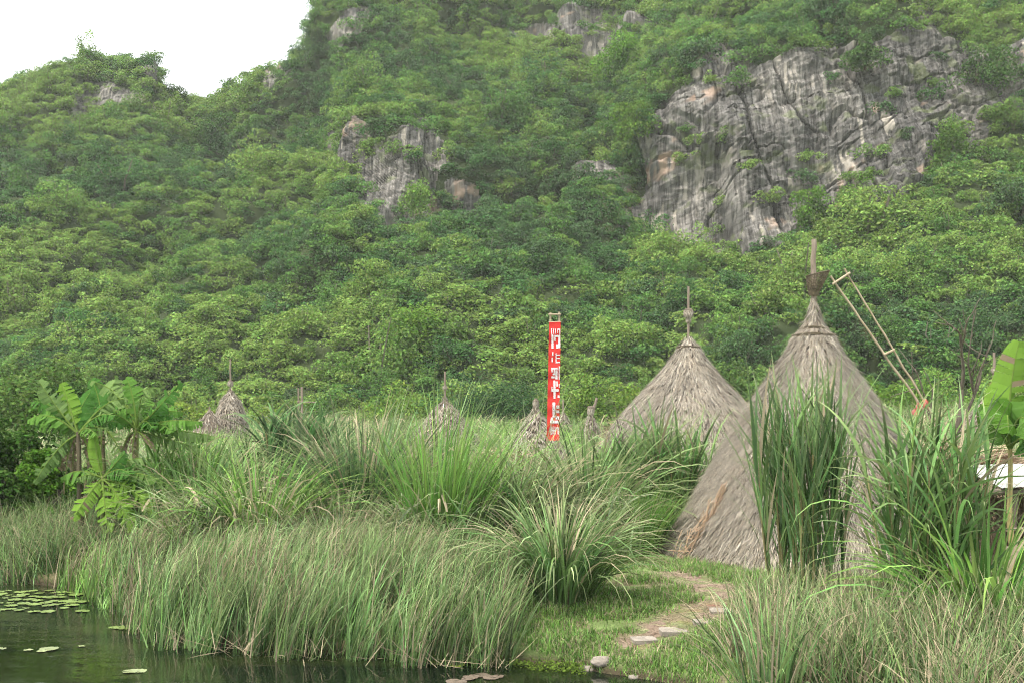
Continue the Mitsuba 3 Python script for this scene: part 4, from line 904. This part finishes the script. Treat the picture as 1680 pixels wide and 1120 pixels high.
YG = (0.19, 0.34, 0.055); DG = (0.085, 0.21, 0.045); MG = (0.13, 0.27, 0.055); GG = (0.19, 0.295, 0.10)
def banana(label, base, crown_px, D, leaves, seed, stem_r=0.07, stem_col=(0.20, 0.22, 0.08), extra=10, widen=1.05):
    k = thing('banana_plant', label, 'banana plant')
    x0 = (base[0] - 840) / F * D; gz = float(ground_z(np.array([x0]), np.array([D]))[0])
    cp = P(*crown_px, D); b = np.array([x0, D, max(gz, 0) - .1])
    pts = line(b, cp + np.array([0, 0, .05]), 9, .01, seed); v, f = tube(pts, np.linspace(stem_r, stem_r * .55, 9), 10)
    cc = np.array(stem_col) * np.random.default_rng(seed).uniform(.6, 1.15, (len(v), 1))
    part(k, 'stem', MB().add(v, f, cc).ply('plain_material', smooth=True))
    rg = np.random.default_rng(seed + 70)
    if extra:
        leaves = list(leaves)
        for i in range(extra):
            a = rg.uniform(0, 2 * np.pi); r = rg.uniform(55, 100); el = rg.uniform(-.3, .9)
            tip = (crown_px[0] + r * math.cos(a), crown_px[1] - r * el * .8)
            ctrl = (crown_px[0] + .55 * r * math.cos(a), crown_px[1] - r * (el * .5 + .35))
            leaves.append((ctrl, tip, .9 * math.sin(a) + .25, rg.uniform(.18, .25), dict(tear=rg.uniform(.5, .95), col=(MG, GG, DG)[i % 3], face=(0, -.6, .9))))
        for i in range(3):
            a = rg.uniform(0, 2 * np.pi); r = rg.uniform(8, 26)
            leaves.append(((crown_px[0] + r * math.cos(a), crown_px[1] + 5), (crown_px[0] + 1.2 * r * math.cos(a), crown_px[1] + rg.uniform(60, 110)), .25 * math.sin(a), .075, dict(tear=.9, dry=.9, col=(.24, .21, .16))))
    for i, L in enumerate(leaves):
        L = (L[0], L[1], L[2], L[3] * widen) + tuple(L[4:])
        ctrl, tip, dd, W = L[:4]; o = L[4] if len(L) > 4 else {}
        p1, p2 = P(*ctrl, D + dd * .5), P(*tip, D + dd)
        part(k, 'dry_leaf' if o.get('dry', 0) > .5 else 'leaf', banana_leaf(cp, p1, p2, W, seed * 50 + i, **o))
banana('tallest banana plant with upright leaves, centre of the group at left', (222, 880), (224, 706), 22.6, [
    ((222, 650), (207, 618), 0.2, .22, dict(tear=.45, col=MG)), ((250, 680), (297, 626), -.2, .20, dict(tear=.6, col=DG)),
    ((272, 682), (332, 692), -.3, .24, dict(tear=.8, col=MG, face=(0, -.5, 1))), ((285, 700), (352, 716), .3, .22, dict(tear=.8, col=GG, face=(0, -.5, 1))),
    ((270, 718), (330, 736), .1, .2, dict(tear=.85, col=GG, face=(0, -.6, 1))), ((212, 660), (180, 640), .5, .24, dict(tear=.9, col=GG)),
    ((205, 680), (165, 672), -.2, .22, dict(tear=.6, col=MG)), ((245, 665), (300, 676), .7, .2, dict(tear=.6, col=MG)),
    ((240, 715), (255, 740), -.3, .06, dict(tear=.4, dry=1.0, col=(.34, .22, .15))), ((212, 640), (150, 625), .8, .24, dict(tear=.95, col=GG))], 1, .075)
banana('banana plant leaning left with torn leaves beside the glossy bush', (135, 880), (128, 712), 22.0, [
    ((95, 672), (63, 624), 0.0, .25, dict(tear=.8, col=GG)), ((112, 660), (101, 628), .3, .22, dict(tear=.4, col=YG)),
    ((95, 725), (56, 792), -.3, .19, dict(tear=.7, col=(.11, .19, .06), face=(-.3, -1, .5))), ((115, 690), (150, 640), .4, .24, dict(tear=.3, col=DG)),
    ((140, 690), (175, 705), -.2, .2, dict(tear=.6, col=GG)), ((105, 720), (98, 770), .2, .14, dict(tear=.8, dry=.9, col=(.34, .28, .2))),
    ((118, 720), (120, 790), .1, .12, dict(tear=.9, dry=.9, col=(.34, .28, .2))), ((145, 715), (152, 770), .3, .16, dict(tear=.6, dry=.3, col=GG))], 2, .07, (.13, .11, .07))
banana('low banana plant in front with fresh upright leaf and drooping fronds', (170, 900), (168, 785), 21.6, [
    ((158, 750), (154, 708), 0.1, .17, dict(tear=.05, col=YG, face=(.5, -1, .2), fold=.7)), ((185, 765), (205, 742), -.2, .17, dict(tear=.2, col=DG)),
    ((225, 762), (278, 796), -.2, .20, dict(tear=.75, col=(.11, .20, .05), face=(0, -.4, 1))), ((150, 772), (126, 784), -.2, .16, dict(tear=.8, col=GG, face=(0, -.5, 1))),
    ((150, 800), (119, 852), -.5, .19, dict(tear=.5, col=YG, dry=.06)), ((170, 815), (178, 872), -.6, .19, dict(tear=.6, col=YG)),
    ((200, 805), (212, 880), -.6, .2, dict(tear=.65, col=YG)), ((215, 790), (254, 842), -.5, .21, dict(tear=.7, col=YG)),
    ((195, 775), (245, 815), .3, .18, dict(tear=.7, col=MG)), ((205, 745), (248, 752), .4, .18, dict(tear=.8, col=GG, face=(0, -.5, 1)))], 3, .06)
banana('half hidden banana plant at the back of the group with shredded grey green leaves', (172, 870), (168, 700), 24.0, [
    ((165, 650), (150, 622), .2, .24, dict(tear=.2, col=DG)), ((180, 650), (190, 615), .3, .26, dict(tear=.95, col=GG)), ((150, 680), (112, 660), .2, .22, dict(tear=.9, col=GG)),
    ((195, 680), (228, 700), 0, .22, dict(tear=.9, col=MG)), ((160, 720), (140, 770), -.2, .2, dict(tear=.9, col=GG, dry=.2)), ((190, 715), (205, 760), -.2, .2, dict(tear=.8, col=GG))], 4, .075)
banana('slim banana plant with big glossy leaves at the right edge', (1660, 985), (1657, 738), 16.8, [
    ((1650, 650), (1672, 560), 0.1, .27, dict(tear=.35, col=YG, n=16, dry=.04)), ((1650, 665), (1618, 690), -.5, .24, dict(tear=.1, col=MG, fold=.6, n=12, face=(-.4, -1, .4))),
    ((1672, 660), (1735, 640), .2, .30, dict(tear=.3, col=(.10, .21, .03), n=12)), ((1640, 640), (1625, 655), .4, .22, dict(tear=.1, col=YG, n=12)),
    ((1668, 640), (1700, 720), -.4, .30, dict(tear=.1, col=MG, n=12, face=(.2, -1, .4))), ((1650, 640), (1655, 710), -.6, .28, dict(tear=.12, col=(.09, .2, .03), n=12, face=(0, -1, .4))), ((1640, 700), (1610, 664), -.2, .26, dict(tear=.12, col=MG, n=12, face=(-.2, -.6, .8))), ((1650, 690), (1638, 628), .3, .3, dict(tear=.1, col=YG, n=12)), ((1675, 700), (1692, 738), -.3, .28, dict(tear=.1, col=DG, n=12, face=(.3, -1, .4)))], 5, .055, (.42, .36, .16), extra=0, widen=1.0)

# ------------------------------------------------------------------ shelter with a white sheet roof at the right edge
def shelter():
    h = thing('field_shelter', 'low shelter with white sheet roof and dark timbers at the right edge', 'shelter')
    D0 = 18.6; x0 = (1588 - 840) / F * D0 + 0.55
    nu, nv = 90, 8
    U, V = np.meshgrid(np.linspace(0, 3.6, nu), np.linspace(0, 1.9, nv), indexing='ij')
    Z = 1.93 + 0.13 * V + 0.004 * np.sin(U * 2 * np.pi / .12) + .03 * np.sin(U * 1.7) + 0.05 * U / 3.6
    top = np.stack([x0 + U, D0 + V, Z], -1).reshape(-1, 3)
    scene['white_sheet_material'] = two({'type': 'principled', 'base_color': proc(lambda p, n, uv: mix((0.22, 0.215, 0.20), (0.42, 0.42, 0.41), fbm(p.x * 2.5, p.y * 2.5, 1.0, 3))), 'roughness': 0.6})
    f = grid_faces(nu, nv); n = len(top)
    part(h, 'roof_sheet', mikit.ply((np.vstack([top, top - [0, 0, .008]]), np.vstack([f, f[:, ::-1] + n])), 'white_sheet_material', smooth=30))
    for i, (xx, yy) in enumerate(((.25, .15), (1.7, .15), (3.3, .15), (.25, 1.7), (1.7, 1.7), (3.3, 1.7))):
        part(h, 'post', mikit.ply(tube(line((x0 + xx, D0 + yy, .3), (x0 + xx + .03, D0 + yy, 1.92), 7, .012, i), .05, 8), 'bark_material', smooth=40))
    for i, yy in enumerate((.10, 1.75)):
        part(h, 'beam', mikit.ply(tube(line((x0 - .15, D0 + yy, 1.86 + .1 * i), (x0 + 3.7, D0 + yy, 1.9 + .1 * i), 9, .012, i), .055, 8), 'bark_material', smooth=40))
    for i, zz in enumerate((0.65, 0.95, 1.25)):
        part(h, 'rail', mikit.ply(tube(line((x0 + .1, D0 + .08, zz), (x0 + 3.6, D0 + .08, zz + .03), 8, .01, i), .035, 7), 'wood_material', smooth=40))
    rng = np.random.default_rng(4); mb = MB(); n = 2200
    x = x0 + rng.uniform(.1, 3.6, n); z = rng.uniform(.75, 1.75, n); l = rng.uniform(.15, .4, n); w = .012
    for i in range(n):
        dx = rng.normal(0, .05)
        mb.add([[x[i], D0 + 1.5 + rng.uniform(0, .1), z[i]], [x[i] + w, D0 + 1.5, z[i]], [x[i] + dx, D0 + 1.48, z[i] - l[i]]], [[0, 1, 2]], np.array((.27, .21, .15)) * rng.uniform(.4, 1.3))
    part(h, 'straw_wall', mb.ply('straw_material'), stuff=True)
shelter()
# heap of dry straw behind the shelter
def heap(label, px, D, w, hgt, seed, n=3500, col=(.40, .30, .21)):
    rng = np.random.default_rng(seed); x0 = (px - 840) / F * D; gz = float(ground_z(np.array([x0]), np.array([D]))[0])
    h = thing('straw_heap', label, 'straw heap')
    a = rng.uniform(0, 6.28, n); r = np.sqrt(rng.uniform(0, 1, n)); z = gz + hgt * (1 - r ** 2) ** .8 * (.8 + .4 * meshkit.noise(np.stack([a * 2, r * 3, 0 * a], -1), seed))
    root = np.stack([x0 + w * r * np.cos(a), D + .6 * w * r * np.sin(a), z], 1)
    c = np.array(col) * rng.uniform(.45, 1.3, (n, 1))
    part(h, 'straw', MB().add(*ribbons(rng, root, a + rng.normal(0, .8, n), rng.uniform(1.0, 1.9, n), rng.uniform(0, .5, n), rng.uniform(.25, .6, n), rng.uniform(.015, .03, n), 3, c, c)).ply('straw_material'), stuff=True)
    U, V = np.meshgrid(np.linspace(0, 2 * np.pi, 25), np.linspace(0, 1, 9), indexing='ij')
    v = np.stack([x0 + w * V * np.cos(U), D + .6 * w * V * np.sin(U), gz - .05 + (hgt - .02) * (1 - V ** 2) ** .8], -1).reshape(-1, 3)
    part(h, 'core', mikit.ply((v, grid_faces(25, 9)), 'thatch_base_material', smooth=True))
heap('brown heap of dry straw behind the white roofed shelter', 1592, 24, 2.2, 1.75, 1, 9000)
heap('pale heap of cut dry grass left of the stubby topped hut', 826, 27, 1.5, 1.45, 2, 5000)
heap('ruined low straw shelter against the left side of the second hut', 1018, 31, .45, 2.1, 3, 2500)

# ------------------------------------------------------------------ path stones and rocks
rng = np.random.default_rng(77)
for label, px, py, w, d in (('pale square stepping stone nearest the pond', 1056, 1049, .19, .13), ('pale stepping stone, second from the pond', 1105, 1034.5, .22, .14),
                            ('pale stepping stone, third from the pond', 1154, 1020, .17, .11), ('pale stepping stone farthest from the pond, beside the tall grass', 1184, 1002, .20, .13)):
    c = G(px, py); m = trimesh.creation.box((w * 1.7, d * 2 * 1.2, .06)); m = m.subdivide().subdivide()
    v = np.array(m.vertices); rr = np.linalg.norm(v[:, :2] / [w * .85, d * 1.2], axis=1); v[:, :2] *= (1 - .10 * smoothstep_np(.9, 1.42, rr))[:, None]
    v += .012 * (meshkit.noise(v * 14 + px, 3)[:, None] - .5); a = rng.uniform(-.25, .25); R_ = np.array([[math.cos(a), -math.sin(a), 0], [math.sin(a), math.cos(a), 0], [0, 0, 1]])
    single('stepping_stone', mikit.ply((v @ R_.T + c + [0, 0, -.010], np.array(m.faces)), 'stone_material', smooth=35), label, 'stepping stone')
for label, px, py, r in (('pale grey rock at the water edge beside the path', 988, 1080, .12), ('flat tan rock at the water edge, left of the pale grey rock', 965, 1082, .10), ('small half buried stone under the grass at the pond edge, right of the grey rock', 1040, 1094, .06)):
    c = G(px, py + 4); m = trimesh.creation.icosphere(3, 1.0); v = np.array(m.vertices)
    v *= (r * (.75 + .6 * meshkit.fbm(v * 1.4 + px, 3, 5)))[:, None] * np.array([1.15, .9, .62])
    single('rock', mikit.ply((v + c + [0, 0, -.01], np.array(m.faces)), 'stone_material', smooth=30), label, 'rock')

# ------------------------------------------------------------------ lily pads
scene['lily_material'] = two({'type': 'principled', 'base_color': VC, 'roughness': 0.35, 'specular': 0.5})
def pad(px, py, r, seed, col):
    rng = np.random.default_rng(seed); D = EYE * F / (py - HZ); x, y = (px - 840) / F * D, D
    n = 18; a0 = rng.uniform(0, 6.28); a = a0 + np.linspace(0.14, 2 * np.pi - .14, n)
    rr = r * (1 + .06 * rng.normal(size=n)); tilt = rng.normal(0, .02, 2)
    ring = np.stack([x + rr * np.cos(a), y + rr * np.sin(a), .010 + rng.uniform(0, .004) + rr * (tilt[0] * np.cos(a) + tilt[1] * np.sin(a)) + .003 * rng.normal(size=n)], 1)
    ring[:, 2] = np.maximum(ring[:, 2], .005)
    inner = np.array([x, y, .008])[None] * .5 + ring * .5; inner[:, 2] = .009
    v = np.vstack([[[x, y, .009]], inner, ring]); k = np.arange(n - 1)
    f = np.vstack([np.stack([0 * k, 1 + k, 2 + k], 1), np.stack([1 + k, 1 + n + k, 2 + n + k], 1), np.stack([1 + k, 2 + n + k, 2 + k], 1)])
    return MB().add(v, f, np.array(col) * rng.uniform(.8, 1.15)).ply('lily_material')
rng = np.random.default_rng(88)
LG = (0.15, 0.21, 0.06)
spots = []
while len(spots) < 58:
    px, py = rng.uniform(-20, 165), rng.uniform(968, 1004)
    if px > 90 + (1000 - py) * 2.4 or (py > 992 and 45 < px): 
        if rng.uniform() > .12: continue
    if any(((px - a) / 13) ** 2 + ((py - b) / 3.2) ** 2 < 1 for a, b in spots): continue
    spots.append((px, py))
for i, (px, py) in enumerate(spots):
    single('lily_pad', pad(px, py, rng.uniform(.055, .125), i, LG), 'pale green lily pad in the crowded patch at the far left of the pond', 'lily pad', 'lily pads in the far left patch')
for i, (px, py) in enumerate(((190, 1029), (199, 1030), (207, 1028), (213, 1027), (231, 1027), (204, 1031))):
    single('lily_pad', pad(px, py, rng.uniform(.06, .11), 200 + i, LG), 'pale lily pad in the short row floating before the reed bed', 'lily pad', 'lily pads in the short middle row')
for i, (px, py, lab) in enumerate(((80, 1065, 'largest lone lily pad in the open water at lower left'), (69, 1068, 'small lily pad touching the largest lone pad'), (46, 1066.5, 'small lily pad left of the largest lone pad'),
                                   (2, 1064, 'lily pad cut by the left edge of the photo in the open water'), (214, 1101.5, 'long pale lily pad floating near the bottom edge'), (229, 1101, 'lily pad joined to the right of the long pad near the bottom edge'), (134, 1060, 'tiny lily pad alone in the open water, right of the largest lone pad'))):
    single('lily_pad', pad(px, py, (.13, .07, .06, .07, .10, .09, .05)[i], 300 + i, (0.22, 0.26, 0.12)), lab, 'lily pad')
for i, (px, py, r) in enumerate(((749, 1091, .10), (715, 1088, .10), (722, 1083, .09), (708, 1084, .08), (758, 1083, .07), (778, 1086, .09), (790, 1083, .1), (800, 1080, .1), (812, 1083, .09), (824, 1079, .08), (795, 1089, .08), (782, 1080, .08), (838, 1082, .09), (850, 1084, .08))):
    single('lily_pad', pad(px, py, r, 400 + i, (0.22, 0.30, 0.05)), 'bright yellow green lily pad in the patch at the right foot of the reed bed', 'lily pad', 'lily pads at the right foot of the reed bed')
for i, (px, py, r) in enumerate(((772, 1111, .1), (790, 1108, .11), (805, 1112, .1), (815, 1110, .09), (745, 1118, .1), (755, 1119, .09), (768, 1114, .08))):
    single('lily_pad', pad(px, py, r, 450 + i, (0.14, 0.11, 0.085)), 'brownish lily pad near the bottom edge of the photo', 'lily pad', 'brownish lily pads by the bottom edge')
# water weed along the right foot of the reeds
x, y = scatter(np.random.default_rng(5), 5000, (-1.2, .9), (14.0, 15.4), lambda x, y: np.abs(y - shore(x) + .18) < .28 * (.3 + dry_patch(x, y, 3, 3)))
rng = np.random.default_rng(6); n = len(x); nor = nrm(np.array([0, 0, 1.0]) + .5 * rng.normal(size=(n, 3)))
v, f, c = leaves_mesh(rng, np.stack([x, y, rng.uniform(.01, .07, n)], 1), nor, rng.uniform(.02, .05, n), np.array((.14, .22, .04)) * rng.uniform(.6, 1.3, (n, 1)), .8)
stuff('water_weed', MB().add(v, f, c).ply('leaf_material'), 'bright green floating weed between the reed bed and the bank', 'water weed')

if HAZE > 0:
    scene['air'] = {'type': 'homogeneous', 'albedo': rgb(.97, .98, .985), 'sigma_t': HAZE}
    scene['haze'] = {'type': 'cube', 'to_world': T().translate([0, 0, 60]).scale([1600, 1900, 80]), 'bsdf': {'type': 'null'}, 'interior': {'type': 'ref', 'id': 'air'}}
    scene['camera']['medium'] = {'type': 'ref', 'id': 'air'}
    stuff('haze', scene['haze'], 'thin pale haze in the air before the mountain', 'haze')
